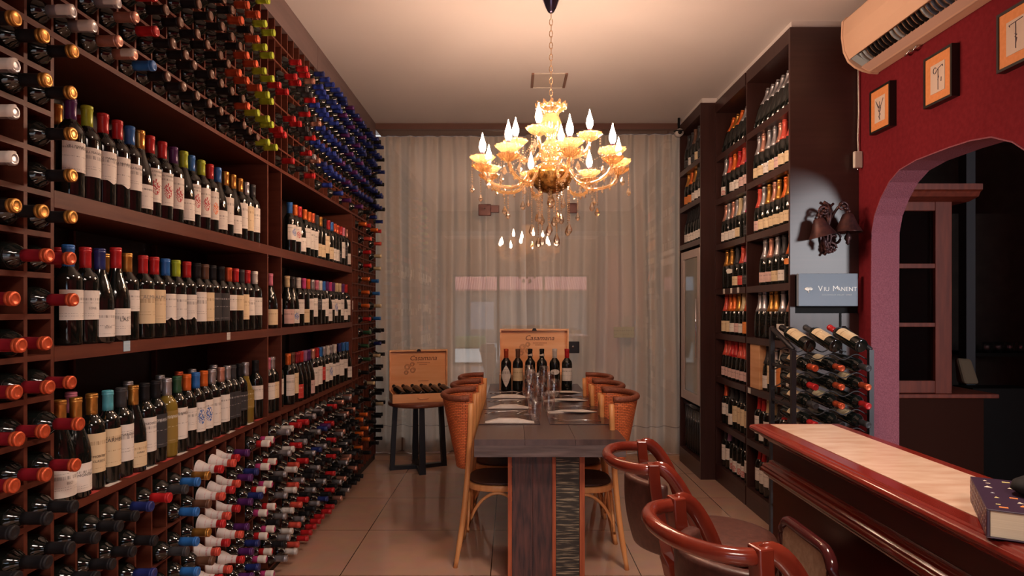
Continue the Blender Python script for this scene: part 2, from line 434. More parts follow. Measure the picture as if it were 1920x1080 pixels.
MB().box(a[0], YF - .014, a[2], a[1], YF - .0005, a[3]).build('clamp', M_patch, t, bevel=.005)
t = thing('glass_door_lock', 'dark square lock on the glass door beside the open wine box', 'lock')
a = plate(1064, 640, 1086, 662)
MB().box(a[0], YF - .03, a[2], a[1], YF - .0005, a[3]).build('lock_case', M_iron, t, bevel=.006)
MB().tube([(a[0] + .05, YF - .036, a[2] + .06), (a[0] + .05, YF - .028, a[2] + .06)], .012, 10).build('cylinder', M_chrome, t)
a = plate(1151, 613, 1189, 633)
o = MB().box(a[0], YF - .002, a[2], a[1], YF - .0004, a[3]).build('paper_notice', print_mat('notice_print', (.50, .52, .42), (.3, .3, .25), 2))
tag(o, 'small pale greenish paper notice taped to the glass', 'notice')
# hem line across the curtain is part of its cloth; exterior seen reflected in the glass
M_pave = varied('pavement', (.42, .40, .37), (.55, .52, .48), .9, (2, 2, 2))
struct(MB().box(-14, -30, -.12, 14, -4.2, -.1).build('ground_outside', M_pave))
struct(MB().box(-8, 7.2, -.12, 10, 16, -.1).build('ground_street', M_pave))
t = thing('street_house', 'low house with red tile roof across the street, seen mirrored in the glass', 'building', (.4, -16, -.1))
MB().box(-6, -3.5, 0, 6, 0, 2.3).build('wall', varied('house_wall', (.13, .12, .11), (.2, .19, .17), .9, (1, 1, 1)), t)
rm = MB().add([(-4.6, .5, 2.34), (4.7, .5, 2.34), (4.7, -1.6, 3.3), (-4.6, -1.6, 3.3), (-4.6, .5, 2.28), (4.7, .5, 2.28), (4.7, -1.6, 3.24), (-4.6, -1.6, 3.24)], [(0, 1, 2, 3), (7, 6, 5, 4), (0, 4, 5, 1), (1, 5, 6, 2), (3, 2, 6, 7), (0, 3, 7, 4)])
mr = mat('roof_tile_red', (.55, .12, .09), .8)
wv = nd(mr, 'ShaderNodeTexWave'); wv.inputs['Scale'].default_value = 3; cr = nd(mr, 'ShaderNodeValToRGB'); cr.color_ramp.elements[0].color = (.42, .06, .05, 1); cr.color_ramp.elements[1].color = (.8, .3, .24, 1)
tc = nd(mr, 'ShaderNodeTexCoord'); lk(mr, tc.outputs['Object'], wv.inputs[0]); lk(mr, wv.outputs[0], cr.inputs[0]); lk(mr, cr.outputs[0], mr.node_tree.nodes['Principled BSDF'].inputs['Base Color'])
rm.build('roof', mr, t)
MB().box(-2.2, .01, .6, -1.2, .06, 1.8).build('window', mat('bright_window', (.3, .32, .34), .3), t)
MB().box(1.2, .01, 0, 2.1, .06, 1.9).build('door', mat('house_door', (.12, .07, .05), .5), t)
M_hedge = varied('hedge_green', (.05, .09, .02), (.12, .18, .05), .9, (14, 14, 14), bump=.6)
o = MB().box(-3.6, -12.8, -.1, -1.0, -12.2, .35).build('clipped_hedge', M_hedge, bevel=.1); tag(o, 'low green hedge strip outside the shop window, mirrored in the glass', 'hedge')
ORD = ['zeroth', 'first', 'second', 'third', 'fourth', 'fifth', 'sixth', 'seventh', 'eighth', 'ninth', 'tenth', 'eleventh', 'twelfth', 'thirteenth', 'fourteenth', 'fifteenth', 'sixteenth', 'seventeenth', 'eighteenth', 'nineteenth']
for a in ('twenty', 'thirty', 'forty'):
    b_ = {'twenty': 'twentieth', 'thirty': 'thirtieth', 'forty': 'fortieth'}[a]
    ORD.append(b_)
    for k in range(1, 10): ORD.append(a + '-' + ORD[k])
# ------------------------------------------------------------------ bottle meshes
def prof_bordeaux(h=.30, r=.0375):
    s = h / .30
    return [(r * .85, 0), (r * .97, .003), (r, .008), (r, .190 * s), (r * .97, .201 * s), (r * .86, .213 * s), (r * .62, .224 * s), (r * .44, .234 * s), (.0145, .246 * s), (.0140, .285 * s), (.0155, .286 * s), (.0155, .297 * s), (.012, .299 * s)]
def prof_burgundy(h=.30, r=.041):
    s = h / .30
    return [(r * .85, 0), (r, .006), (r, .125 * s), (r * .96, .145 * s), (r * .85, .168 * s), (r * .66, .192 * s), (r * .50, .212 * s), (.0160, .235 * s), (.0142, .250 * s), (.0142, .286 * s), (.0158, .287 * s), (.0158, .297 * s), (.012, .299 * s)]
def prof_champ(h=.315, r=.044):
    s = h / .30
    return [(r * .8, 0), (r, .008), (r, .13 * s), (r * .95, .15 * s), (r * .82, .172 * s), (r * .62, .198 * s), (r * .45, .222 * s), (.0165, .242 * s), (.0152, .275 * s), (.018, .277 * s), (.018, .283 * s), (.0155, .285 * s), (.0155, .296 * s), (.0175, .299 * s)]
def prof_hock(h=.33, r=.036):
    s = h / .30
    return [(r * .85, 0), (r, .006), (r, .13 * s), (r * .93, .155 * s), (r * .74, .185 * s), (r * .52, .215 * s), (.0150, .25 * s), (.0142, .286 * s), (.0155, .287 * s), (.0155, .297 * s), (.012, .299 * s)]
PROF = {'bordeaux': (prof_bordeaux, .30, .0375), 'burgundy': (prof_burgundy, .30, .041), 'champagne': (prof_champ, .315, .044), 'hock': (prof_hock, .33, .036)}
BODY = {}; BODYLO = {}
for k, (fn, h, r) in PROF.items():
    BODY[k] = MB().lathe(fn(), 20).mesh('bottle_' + k, M_glassB)
    BODYLO[k] = MB().lathe(fn(), 12).mesh('bottle_lo_' + k, M_glassB)
def cap_mesh(kind, seg=16, long=0.0):
    fn, h, r = PROF[kind]; s = h / .30; e = .0011
    pr = fn()
    if kind == 'champagne':
        z0 = .175 if long else .20
        q = [(rr, zz) for rr, zz in pr if zz >= z0 * s]
        first = None
        for (ra, za), (rb, zb) in zip(pr, pr[1:]):
            if za <= z0 * s <= zb: first = (ra + (rb - ra) * (z0 * s - za) / max(1e-6, zb - za), z0 * s)
        q = [first] + q
        q = [(rr + e, zz) for rr, zz in q]; q[-1] = (q[-1][0], q[-1][1] + .001); q.append((.008, q[-1][1] + .003))
        return MB().lathe(q, seg).mesh('capsule', CAPM['red'])
    z0 = (.232 - long) * s
    q = [(.0160 + e * .4, z0), (.0152 + e, .250 * s), (.0150 + e, .284 * s), (.0165 + e, .286 * s), (.0165 + e, .2905 * s), (.0155 + e, .2915 * s), (.0163 + e, .293 * s), (.0163 + e, .2985 * s), (.0150, .3005 * s), (.0105, .3008 * s), (.0095, .2998 * s), (.004, .2998 * s)]
    return MB().lathe(q, seg).mesh('capsule', CAPM['red'])
CAPMESH = {k: cap_mesh(k) for k in PROF}
CAPMESH['champagne_long'] = cap_mesh('champagne', long=1)
CAPLO = cap_mesh('bordeaux', 10)
TOPLO = MB().lathe([(.0162, .276), (.0166, .2985), (.012, .3008), (.004, .3004)], 14).mesh('capsule', CAPM['red'])
def label_mesh(r, z0, z1, half=66, shape=0, seg=14):
    m = MB(); vs = []; n = seg + 1
    for i in range(n):
        a = math.radians(-half + 2 * half * i / seg); t = (i / seg - .5) * 2
        za, zb = z0, z1
        if shape == 1: za = z0 + .012 * (1 - max(0, 1 - abs(t - .35) / .45)) if True else z0      # tongue at the lower edge
        if shape == 2: za = z0 + (z1 - z0) * .5 * abs(t) ** 1.2; zb = z1 - (z1 - z0) * .42 * abs(t) ** 1.2   # diamond
        if shape == 3: za = z0 + (.010 if abs(t) < .3 else 0) * (1 - abs(t) / .3) if abs(t) < .3 else z0   # notch
        if shape == 4: q = math.sqrt(max(0, 1 - t * t)); c = (z0 + z1) / 2; za = c - (z1 - z0) / 2 * q - .001; zb = c + (z1 - z0) / 2 * q + .001
        for z in (za, zb): vs.append((math.cos(a) * (r + .0007), math.sin(a) * (r + .0007), z))
    m.add(vs, [(2 * i, 2 * i + 2, 2 * i + 3, 2 * i + 1) for i in range(seg)], 0, True)
    return m.mesh('label', LABM['white'][0])
LM = {}
for kind, (fn, h, r) in PROF.items():
    LM[kind] = {'std': label_mesh(r, .075, .165), 'tall': label_mesh(r, .055, .178), 'low': label_mesh(r, .02, .105), 'mid': label_mesh(r, .10, .172),
                'tongue': label_mesh(r, .068, .172, shape=1), 'diamond': label_mesh(r, .03, .185, 58, 2), 'notch': label_mesh(r, .065, .165, shape=3), 'oval': label_mesh(r, .12, .155, 55, 4), 'foot': label_mesh(r, .022, .09, 62)}
def bent_text(body, size, r, z, mt, name='lettering', parent=None, a=0):
    vs, fs = text_geo(body, size)
    m = MB(); m.add([(math.cos(a + x / r) * (r + .0013), math.sin(a + x / r) * (r + .0013), z + y) for x, y, _ in vs], fs)
    return m.build(name, mt, parent)
M_ink = mat('ink_black', (.03, .028, .03), .6)
M_inkr = mat('ink_red', (.42, .04, .05), .6)
M_inkg = mat('ink_grey', (.25, .23, .21), .6)
M_inkw = mat('ink_white', (.7, .7, .68), .6)
def setm(o, m):
    if o.material_slots: o.material_slots[0].link = 'OBJECT'; o.material_slots[0].material = m
def stand_bottle(kind, x, y, z, ang, cap, lab, lshape, label, group, name=None, white=False, scale=1.0, texts=(), cat='wine bottle', long=False):
    o = bpy.data.objects.new(name or (kind + '_bottle'), BODY[kind]); COL.objects.link(o)
    o.location = (x, y, z); o.rotation_euler = (0, 0, ang); o.scale = (scale,) * 3
    tag(o, label, cat, group)
    if white: setm(o, M_glassW)
    if cap:
        c = bpy.data.objects.new('capsule', CAPMESH['champagne_long' if long else kind]); COL.objects.link(c); c.parent = o; setm(c, CAPM[cap])
    if lab:
        l = bpy.data.objects.new('label', LM[kind][lshape]); COL.objects.link(l); l.parent = o
        ms = LABM[lab]; setm(l, ms[R.randrange(len(ms))])
    for tx in texts:
        bent_text(tx[0], tx[1], PROF[kind][2], tx[2], tx[3], 'lettering', o)
    return o

# ------------------------------------------------------------------ lattice racks along the left wall
DP = .0995; Y0 = 1.804
def PY(k): return Y0 + DP * k
XB = -1.60
def post(name, y, z0, z1, parent, t=.013, m=M_rack): return MB().box(XB, y - t / 2, z0, XL, y + t / 2, z1).build(name, m, parent)
def rail(y0, y1, z, parent, t=.013, name='rail', m=M_rack): return MB().box(XB, y0, z - t / 2, XL + .001, y1, z + t / 2).build(name, m, parent)
t = thing('wine_rack', 'near end tower rack of square wooden cells holding gold and copper capped bottles', 'wine rack')
ZT = [2.185 - .1125 * k for k in range(19)]
for k in range(-5, 1): post('upright', PY(k), .05, 2.178, t)
for z in ZT[1:]: rail(PY(-5), PY(0), z, t, .015)
MB().box(XB - .03, PY(-5), .05, XB, PY(0), 2.178).build('back_panel', M_rackin, t)
MB().box(XB, PY(-5), 0, XL - .01, PY(0), .05).build('plinth', M_rackin, t)
t = thing('wine_rack', 'overhead rack of small wooden cells running the whole bottle wall under the ceiling', 'wine rack')
UP = [2.185 + .1157 * k for k in range(7)]
for k in range(-5, 44): post('upright', PY(k), 2.195, 2.988, t, .009)
for z in UP[1:]: rail(PY(-5), PY(43), z, t, .010)
rail(PY(-5), PY(43) , 2.186, t, .017, 'bottom_board')
MB().box(XB - .03, PY(-5), 2.18, XB, PY(43), 2.988).build('back_panel', M_rackin, t)
t = thing('wine_rack', 'long low rack of wooden cells between the floor and the lowest display shelf', 'wine rack')
LP = [.828 - .1125 * k for k in range(1, 8)]
for k in range(1, 34): post('upright', PY(k), .05, .822, t, .009)
for z in LP: rail(PY(0) + .007, PY(34) - .007, z, t, .010)
MB().box(XB - .03, PY(0), .05, XB, PY(34), .822).build('back_panel', M_rackin, t)
MB().box(XB, PY(0), 0, XL - .01, PY(34), .05).build('plinth', M_rackin, t)
t = thing('wine_rack', 'narrow far tower rack of wooden cells next to the curtain', 'wine rack')
for k in range(34, 44): post('upright', PY(k), .05, 2.176, t, .010 if k > 34 else .016)
for z in ZT[1:]: rail(PY(34), PY(43), z, t, .010)
MB().box(XB - .03, PY(34), .05, XB, PY(43), 2.176).build('back_panel', M_rackin, t)
MB().box(XB, PY(34), 0, XL - .01, PY(43), .05).build('plinth', M_rackin, t)
# display shelving between the towers
t = thing('display_shelving', 'dark wooden open shelving with three shelves of standing wine bottles', 'shelving')
for z, th in ((1.752, .048), (1.310, .040), (.850, .024)):
    for a, b_ in ((0, 16), (16, 18), (18, 34)):
        MB().box(XB, PY(a) + .008, z - th, XL, PY(b_) - .008, z).build('shelf', M_rack, t)
for k in (16, 18): post('divider', PY(k), .83, 2.176, t, .016)
MB().box(XB - .03, PY(0), .83, XB, PY(34), 2.176).build('back_panel', M_rackin, t)
for k, zs in ((5.3, (1.31, .85)), (10.7, (1.31, .85)), (22.6, (1.752, 1.31, .85)), (28, (1.31, .85))):
    for z in zs: MB().box(XB, PY(k) - .006, z, XB + .02, PY(k) + .006, z + .39).build('batten', M_rack, t)
for i, (px, z) in enumerate(((237, 1.294), (428, 1.294))):
    y = -XL * 1210 / (960 - px)
    o = MB().box(XL + .0008, y - .018, z - .017, XL + .002, y + .018, z + .017).build('shelf_tag', print_mat('tag_print_%d' % i, (.35, .50, .62) if i == 0 else (.6, .58, .55), WH if i == 0 else IK, 1))
    tag(o, ('small blue and white flag sticker' if i == 0 else 'small white barcode sticker') + ' on the front edge of the middle shelf', 'sticker')
for i in range(14):
    y = PY(.7 + i * 1.1)
    o = MB().box(XL - .022, y - .034, .8506, XL - .001, y + .034, .8514).build('price_strip', (M_paper, mat('strip_red', (.5, .06, .05), .6))[i % 2])
    tag(o, '%s price strip lying flat on the lowest display shelf edge, %s from near end' % (('white', 'red')[i % 2], ORD[i + 1]), 'price strip', 'price strips on the lowest display shelf')

# ------------------------------------------------------------------ lying bottles
LYING = []   # (dist, col, row, z, y, e, colour, tagkind, rack)
def add_lying(col, z, e, colour, rack, row, tagk=None):
    y = PY(col) + DP / 2
    LYING.append((y, col, row, z, e, colour, tagk, rack))
# near tower: read cell by cell (column -3 is Y 1.555 ...)
NT = {1: 'GGG', 2: 'sGG', 3: 's-G', 4: 's-G', 5: 'OOO', 6: '-CC', 7: 'C-C', 8: 'CC-', 9: 'CCC', 10: 'CCC', 11: 'CCC', 12: 'kkk', 13: 'kkk', 14: 'kkk', 15: 'kkk'}
NM = {'G': 'gold', 'O': 'gold', 's': 'silver', 'C': 'copper', 'k': 'black'}
for k, s in NT.items():
    for c, ch in zip((-3, -2, -1), s):
        if ch == '-': continue
        z = ZT[k] + .0075 + .038
        e = .095 + R.uniform(-.008, .008)
        if k == 10 and c == -1: e = .112
        add_lying(c, z, e, NM[ch], 'near tower', k, 'wrap' if ch == 's' else None)
BLK = 'black'
def upper_colour(c, r):
    if (c, r) in UPX: return UPX[(c, r)]
    if c <= 9: return BLK
    if c == 10: return BLK if r in (0, 1, 3, 5) else 'copper'
    if c == 11: return 'copper' if r % 4 != 0 else BLK
    if c == 12: return 'copper' if r > 1 else (BLK if r == 0 else 'lime')
    if c in (13,): return 'lime'
    if c == 14: return 'lime' if r % 2 else 'lime'
    if c in (15,): return None if r in (0, 2, 4) else 'red'
    if c in (16, 17): return ('red' if (r + c) % 2 else None)
    if c == 18: return 'red' if r in (2, 4, 5) else None
    if c == 19: return 'charcoal' if r < 5 else 'red'
    if c == 20: return 'red' if r % 2 else 'charcoal'
    if c == 21: return ('red', 'silver', 'red', 'charcoal', 'red', 'rose gold', None)[r]
    if c == 22: return ('silver', 'rose gold', 'royal blue', 'rose gold', 'royal blue', 'royal blue', None)[r]
    if c <= 27: return 'royal blue' if (c * 3 + r) % 5 else 'navy'
    if c <= 34: return 'navy' if (c + r) % 3 else 'purple'
    return 'navy' if (c + 2 * r) % 4 else BLK
UPX = {(-1, 0): 'silver', (0, 0): 'silver', (2, 1): 'rose gold', (1, 0): 'rose gold', (2, 0): 'rose gold', (3, 0): 'blue', (3, 1): 'red', (1, 1): 'silver', (3, 2): 'red', (-3, 0): None, (-2, 0): None}
def drop_upper(c, r):
    if c >= 23 and r == 0: return (c * 7) % 3 != 0          # empty cells above the shelves
    if 15 <= c <= 22 and r == 0: return c % 2 == 0
    if r == 6 and 14 <= c <= 22: return True
    if r == 5 and c in (15, 16, 17): return True
    return False
for c in range(-3, 43):
    for r in range(7):
        col = upper_colour(c, r)
        if col is None or drop_upper(c, r): continue
        y = PY(c) + DP / 2; z = UP[r] + .006 + .038
        if z - 1.42 > 590 * y / 1210: continue
        add_lying(c, z, .09 + R.uniform(-.012, .014), col, 'overhead', r + 1, 'wrap' if (c, r) in ((-1, 0), (0, 0), (1, 1), (2, 0)) else None)
def lower_colour(c, r):
    g = {(3, 0): 'navy', (4, 0): 'red', (4, 2): 'red', (3, 2): 'navy', (4, 4): 'red', (3, 4): 'dark red', (5, 3): 'copper', (5, 5): 'copper', (5, 1): None, (4, 1): None, (3, 1): BLK}
    if (c, r) in g: return g[(c, r)]
    if c <= 4: return BLK
    if c == 5: return None if r % 2 else 'charcoal'
    if c == 6: return 'blue'
    if c == 7: return 'gold' if r % 2 == 0 else 'brown'
    if c in (8, 9, 10): return 'coral' if (c + r) % 2 else 'red'
    if c == 11: return 'purple'
    if c == 12: return 'navy' if r % 3 else None
    if c in (13, 14): return 'red' if (c + r) % 2 else 'magenta'
    if c == 15: return BLK if r % 3 else None
    if c in (16, 17): return 'silver' if c == 16 else 'white'
    if c == 18: return 'red' if r < 2 else 'coral'
    if c == 19: return 'silver' if r % 2 else 'red'
    if c == 20: return BLK
    if c == 21: return 'silver' if r % 2 == 0 else BLK
    if c in (22, 23): return ('navy', 'silver', BLK, 'silver')[(r + c) % 4]
    if c == 24: return 'purple' if r == 1 else BLK
    if c == 25: return 'red' if r < 6 else 'red'
    if c in (21, 22, 23, 24) and r == 6: return 'red'
    if c == 26: return BLK
    if c in (27, 28, 29): return ('rose gold', BLK, 'silver')[(r + c) % 3]
    if c in (32, 33): return 'orange' if (c == 33 and r in (2, 3, 4)) else BLK
    return (BLK, BLK, 'rose gold', 'charcoal')[(r * 3 + c) % 4]
for c in range(0, 34):
    for r in range(7):
        col = lower_colour(c, r)
        if r == 6 and 20 <= c <= 24: col = 'red'
        if col is None: continue
        y = PY(c) + DP / 2; z = LP[r] + .006 + .038
        if 1.42 - z > 520 * y / 1210: continue
        tk = 'paper' if c in (8, 9, 10) else ('band' if c in (13, 14) else None)
        if c <= 4 and r > 0 and (c + r) % 7 == 6: continue
        add_lying(c, z, .09 + R.uniform(-.012, .016), col, 'lower', r + 1, tk)
# far tower
FT = {1: 'OROR', 2: 'rr', 3: 'Rs', 4: 'Rs', 5: 'OB', 6: 'OB', 7: 'Os', 8: 'RB', 9: 'gk', 10: 'gn', 11: 'gs', 12: 'kk', 13: 'ksk', 14: 'kk', 15: 'Oks', 16: 'Okk', 17: 'Ok', 18: 'kk'}
FM = {'O': 'orange', 'R': 'red', 'r': 'coral', 's': 'cream', 'B': 'blue', 'g': 'green', 'k': BLK, 'n': 'navy'}
for k, s in FT.items():
    cols = (35, 36, 39, 40) if len(s) == 4 else ((36, 40) if len(s) == 2 else (35, 38, 41))
    for c, ch in zip(cols, s):
        add_lying(c, ZT[k] + .006 + .038, .09 + R.uniform(-.01, .02), FM[ch], 'far tower', k)
    if k > 8:
        add_lying(42, ZT[k] + .044, .09 + R.uniform(-.02, .02), BLK, 'far tower', k)
LYING.sort(key=lambda q: q[0])
LIND, LREST = LYING[:300], LYING[300:]
TOPM = MB().lathe([(.0172, .2835), (.0182, .2858), (.0182, .2905), (.0172, .2916), (.0182, .293), (.0182, .2985), (.0168, .3012), (.0115, .3014), (.0105, .3006), (.004, .3006)], 16).mesh('capsule_top', CAPM['gold'])
TOPF = MB().lathe([(.0180, .2950), (.0180, .2990), (.0165, .3013), (.0115, .3014), (.0105, .3006), (.004, .3006)], 16).mesh('capsule_top', CAPM['gold'])
WRAPM = MB().lathe([(.0385, .200), (.0330, .214), (.0260, .228), (.0200, .240), (.0190, .258), (.0186, .272)], 12, a0=-1.5, a1=1.0).mesh('neck_wrap', M_paper)
BANDM = MB().lathe([(.0178, .262), (.0178, .288), (.0183, .2895), (.0180, .3005), (.010, .3014)], 12, a0=-1.6, a1=1.1).mesh('seal_strip', M_paper)
M_wrap = print_mat('neck_wrap_print', (.66, .60, .58), (.5, .05, .1), 1)
for i, (y, col, row, z, e, colour, tk, rack) in enumerate(LIND):
    o = bpy.data.objects.new('wine_bottle', BODYLO['bordeaux']); COL.objects.link(o)
    o.location = (XL + e - .30, y + R.uniform(-.004, .004), z); o.rotation_euler = (R.uniform(-3, 3), PI / 2, 0)
    cn = 'gold' if (rack == 'near tower' and row == 5) else colour
    where = {'near tower': 'in the near tower, %s cell down, column %s' % (ORD[row], {-3: 'three from the display', -2: 'two from the display', -1: 'beside the display'}.get(col)),
             'overhead': 'in the overhead rack, %s row up, %s column from near end' % (ORD[row], ORD[col + 4]),
             'lower': 'in the low rack, %s row down, %s column from near end' % (ORD[row], ORD[col + 1]),
             'far tower': 'in the far tower, %s cell down, %s column' % (ORD[row], ORD[max(1, col - 33)])}[rack]
    tag(o, '%s-capped wine bottle %s' % (cn.replace(' ', '-'), where), 'wine bottle', 'wine bottles lying in the %s rack' % rack)
    me = CAPMESH['bordeaux'] if y < 2.6 else CAPLO
    c = bpy.data.objects.new('capsule', me); COL.objects.link(c); c.parent = o
    setm(c, CAPM[colour])
    o.rotation_euler[0] = 0; o.rotation_euler[2] = 0
    if (rack == 'near tower' and colour in ('gold', 'copper')) or (colour == 'black' and rack == 'overhead' and y < 3.2):
        setm(c, CAPM['black' if colour != 'copper' else 'dark red'])
        tp = bpy.data.objects.new('capsule_top', TOPF if colour == 'black' else TOPM); COL.objects.link(tp); tp.parent = o; setm(tp, CAPM['brown' if colour == 'black' else colour])
    if tk:
        q = bpy.data.objects.new({'paper': 'neck_tag', 'wrap': 'seal_strip', 'band': 'seal_strip'}[tk], WRAPM if tk == 'paper' else BANDM); COL.objects.link(q); q.parent = o
        q.rotation_euler = (0, 0, R.uniform(-.35, .35) + (-1.85 if tk == 'paper' else -1.7)); setm(q, M_wrap if tk == 'paper' else M_paper)
m = MB(); usedm = [M_glassB]; idx = {}
for (y, col, row, z, e, colour, tk, rack) in LREST:
    if colour not in idx: idx[colour] = len(usedm); usedm.append(CAPM[colour])
    m.xf = Matrix.Translation((XL + e - .30, y, z)) @ Matrix.Rotation(PI / 2, 4, 'Y')
    m.lathe(prof_bordeaux(), 9); m.lathe([(.0166, .232), (.0164, .284), (.0176, .287), (.0174, .2985), (.010, .3006)], 9, m=idx[colour])
o = m.build('distant_wine_bottles', usedm)
tag(o, 'many small navy, black and red capped bottles filling the racks toward the curtain', 'wine bottles', None, 'stuff')

# ------------------------------------------------------------------ standing bottles on the three shelves
def yx(px, off): return (-XL + off) * 1210.0 / (960 - px)
def shelf_row(z, rows, shelfname, zone):
    n = 0
    for px, off, kind, cap, lab, lsh, *rest in rows:
        ex = rest[0] if rest else {}
        n += 1
        nm = {'bordeaux': 'bottle', 'burgundy': 'slope-shouldered bottle', 'hock': 'tall slim bottle', 'champagne': 'sparkling bottle'}[kind]
        label = '%s-capped %s%s on %s, %s from near end' % (cap.replace(' ', '-'), nm, '' if not lab else ' with %s label' % lab, shelfname, ORD[n])
        stand_bottle(kind, XL - off, yx(px, off), z, R.uniform(-.12, .12) + ex.get('a', -.42), cap, lab, lsh, label, 'bottles standing on ' + shelfname,
                     white=ex.get('w', False), texts=ex.get('t', ()), scale=ex.get('s', 1.0))
F, G, K = .045, .052, .135
VM = [('VIU MANENT', .0105, .150, M_ink)]
B, U, Hk = 'bordeaux', 'burgundy', 'hock'
shelf_row(1.752, [
    (106, .13, B, 'gold', 'cream', 'tall'), (132, F, B, 'purple', 'white', 'std', {'t': VM}), (163, F, B, 'lime', 'white', 'std', {'t': VM, 'w': False}), (150, K, B, 'red', 'white', 'std'), (193, F, B, 'red', 'white', 'tongue', {'t': VM}),
    (220, F, B, 'red', 'white', 'tongue', {'t': VM}), (214, K, B, 'purple', 'white', 'std'), (243, F, B, 'blue', 'white', 'std', {'t': VM}), (262, .04, U, 'gold', 'white', 'low', {'t': [('VIU MANENT', .009, .088, M_ink)]}),
    (281, F, B, 'red', 'red swirl', 'tall', {'t': [('VIU MANENT', .009, .166, M_ink)]}), (304, F, B, 'red', 'red swirl', 'tall', {'t': [('VIU MANENT', .009, .166, M_ink)]}), (325, F, B, 'purple', 'red swirl', 'tall'), (344, .04, U, 'lime', 'white', 'low'),
    (358, F, B, 'blue', 'red swirl', 'tall', {'t': [('SECRETO', .011, .164, M_ink)]}), (377, F, B, 'lime', 'red swirl', 'tall'), (393, F, B, 'red', 'orange print', 'tall'), (408, .04, U, 'blue', 'white', 'low'),
    (422, F, B, 'gold', 'white', 'tall'), (436, .04, U, 'gold', 'white', 'low'), (449, F, B, 'gold', 'white', 'tall'), (461, G, B, 'silver', 'cream', 'tall'), (473, F, B, 'charcoal', 'white', 'tall')], 'top shelf near bay', 'A')
shelf_row(1.752, [(512, .06, B, 'red', 'white', 'tall', {'s': 1.06})], 'top shelf narrow bay', 'B')
shelf_row(1.752, [
    (543, F, B, 'blue', 'blue crest', 'std'), (553, F, B, 'orange', 'red swirl', 'std'), (561, .04, U, 'red', 'white', 'low'), (571, F, B, 'orange', 'white', 'tall'), (579, G, B, 'orange', 'white', 'tall'), (586, F, B, 'copper', 'white', 'tall'), (593, F, B, 'charcoal', 'cream', 'low'),
    (600, F, B, 'gold', 'cream', 'low'), (608, F, B, 'black', 'cream', 'tall'), (615, .04, U, 'red', 'cream', 'low'), (621, F, B, 'blue', 'white', 'low'), (627, F, B, 'copper', 'white', 'low'), (632, G, B, 'copper', 'black', 'low'), (638, F, B, 'red', 'white', 'tall'), (643, F, B, 'pink', 'black', 'std'), (650, F, B, 'rose gold', 'white', 'low')], 'top shelf far bay', 'C')
shelf_row(1.31, [
    (109, K, B, 'red', 'white', 'std'), (128, F, B, 'blue', 'white', 'std', {'t': [('CASA', .008, .13, M_inkg)]}), (160, F, B, 'red', 'white', 'std', {'t': [('SERIE', .010, .11, M_inkg)]}), (187, .03, U, 'navy', 'white', 'low', {'t': [('SERIE', .010, .05, M_inkg)]}), (196, K, B, 'gold', 'white', 'std'),
    (217, .035, U, 'red', 'white', 'low', {'t': [('LAS', .018, .07, M_ink)], 's': 1.04}), (238, F, B, 'gold', 'white', 'mid'), (268, F, B, 'red', 'cream', 'tall', {'t': [('ALMA', .018, .15, M_inkg)]}), (289, F, B, 'red', 'cream', 'tall', {'t': [('ALMA', .018, .15, M_inkg)]}),
    (310, F, B, 'blue', 'white', 'notch'), (330, F, B, 'lime', 'white', 'notch'), (350, F, B, 'red', 'white', 'notch'), (369, F, B, 'black', 'white', 'tall'), (384, F, B, 'brown', 'cream', 'tall'), (398, F, B, 'black', 'black', 'tall'), (414, F, B, 'black', 'black', 'tall'),
    (428, F, B, 'copper', 'white', 'mid'), (441, F, B, 'red', 'cream', 'mid'), (452, G, B, 'charcoal', 'cream', 'tall'), (463, F, B, 'red', 'white', 'std'), (477, F, B, 'white', 'white', 'std')], 'middle shelf near bay', 'A')
shelf_row(1.31, [(506, .04, U, 'pink', 'cream', 'low'), (516, .07, B, 'charcoal', 'white', 'std')], 'middle shelf narrow bay', 'B')
shelf_row(1.31, [
    (538, .04, U, 'cream', 'pink', 'low'), (548, .045, U, 'charcoal', 'blue crest', 'low'), (559, F, B, 'white', 'white', 'std'), (569, F, B, 'magenta', 'cream', 'low'), (577, F, B, 'orange', 'white', 'mid'), (585, G, B, 'silver', 'white', 'tall'), (593, F, B, 'pink', 'black', 'mid'), (600, F, B, 'white', 'white', 'mid'),
    (606, F, B, 'blue', 'white', 'tall'), (612, .04, U, 'purple', 'white', 'low'), (618, F, B, 'magenta', 'white', 'mid'), (624, F, B, 'purple', 'blue crest', 'tall'), (630, F, B, 'cream', 'white', 'mid'), (636, F, B, 'cream', 'white', 'tall'), (642, .04, U, 'purple', 'white', 'low'), (648, F, B, 'red', 'white', 'tall'), (653, G, B, 'white', 'white', 'mid')], 'middle shelf far bay', 'C')
MT = lambda m: [('matetic', .0165, .158, m)]
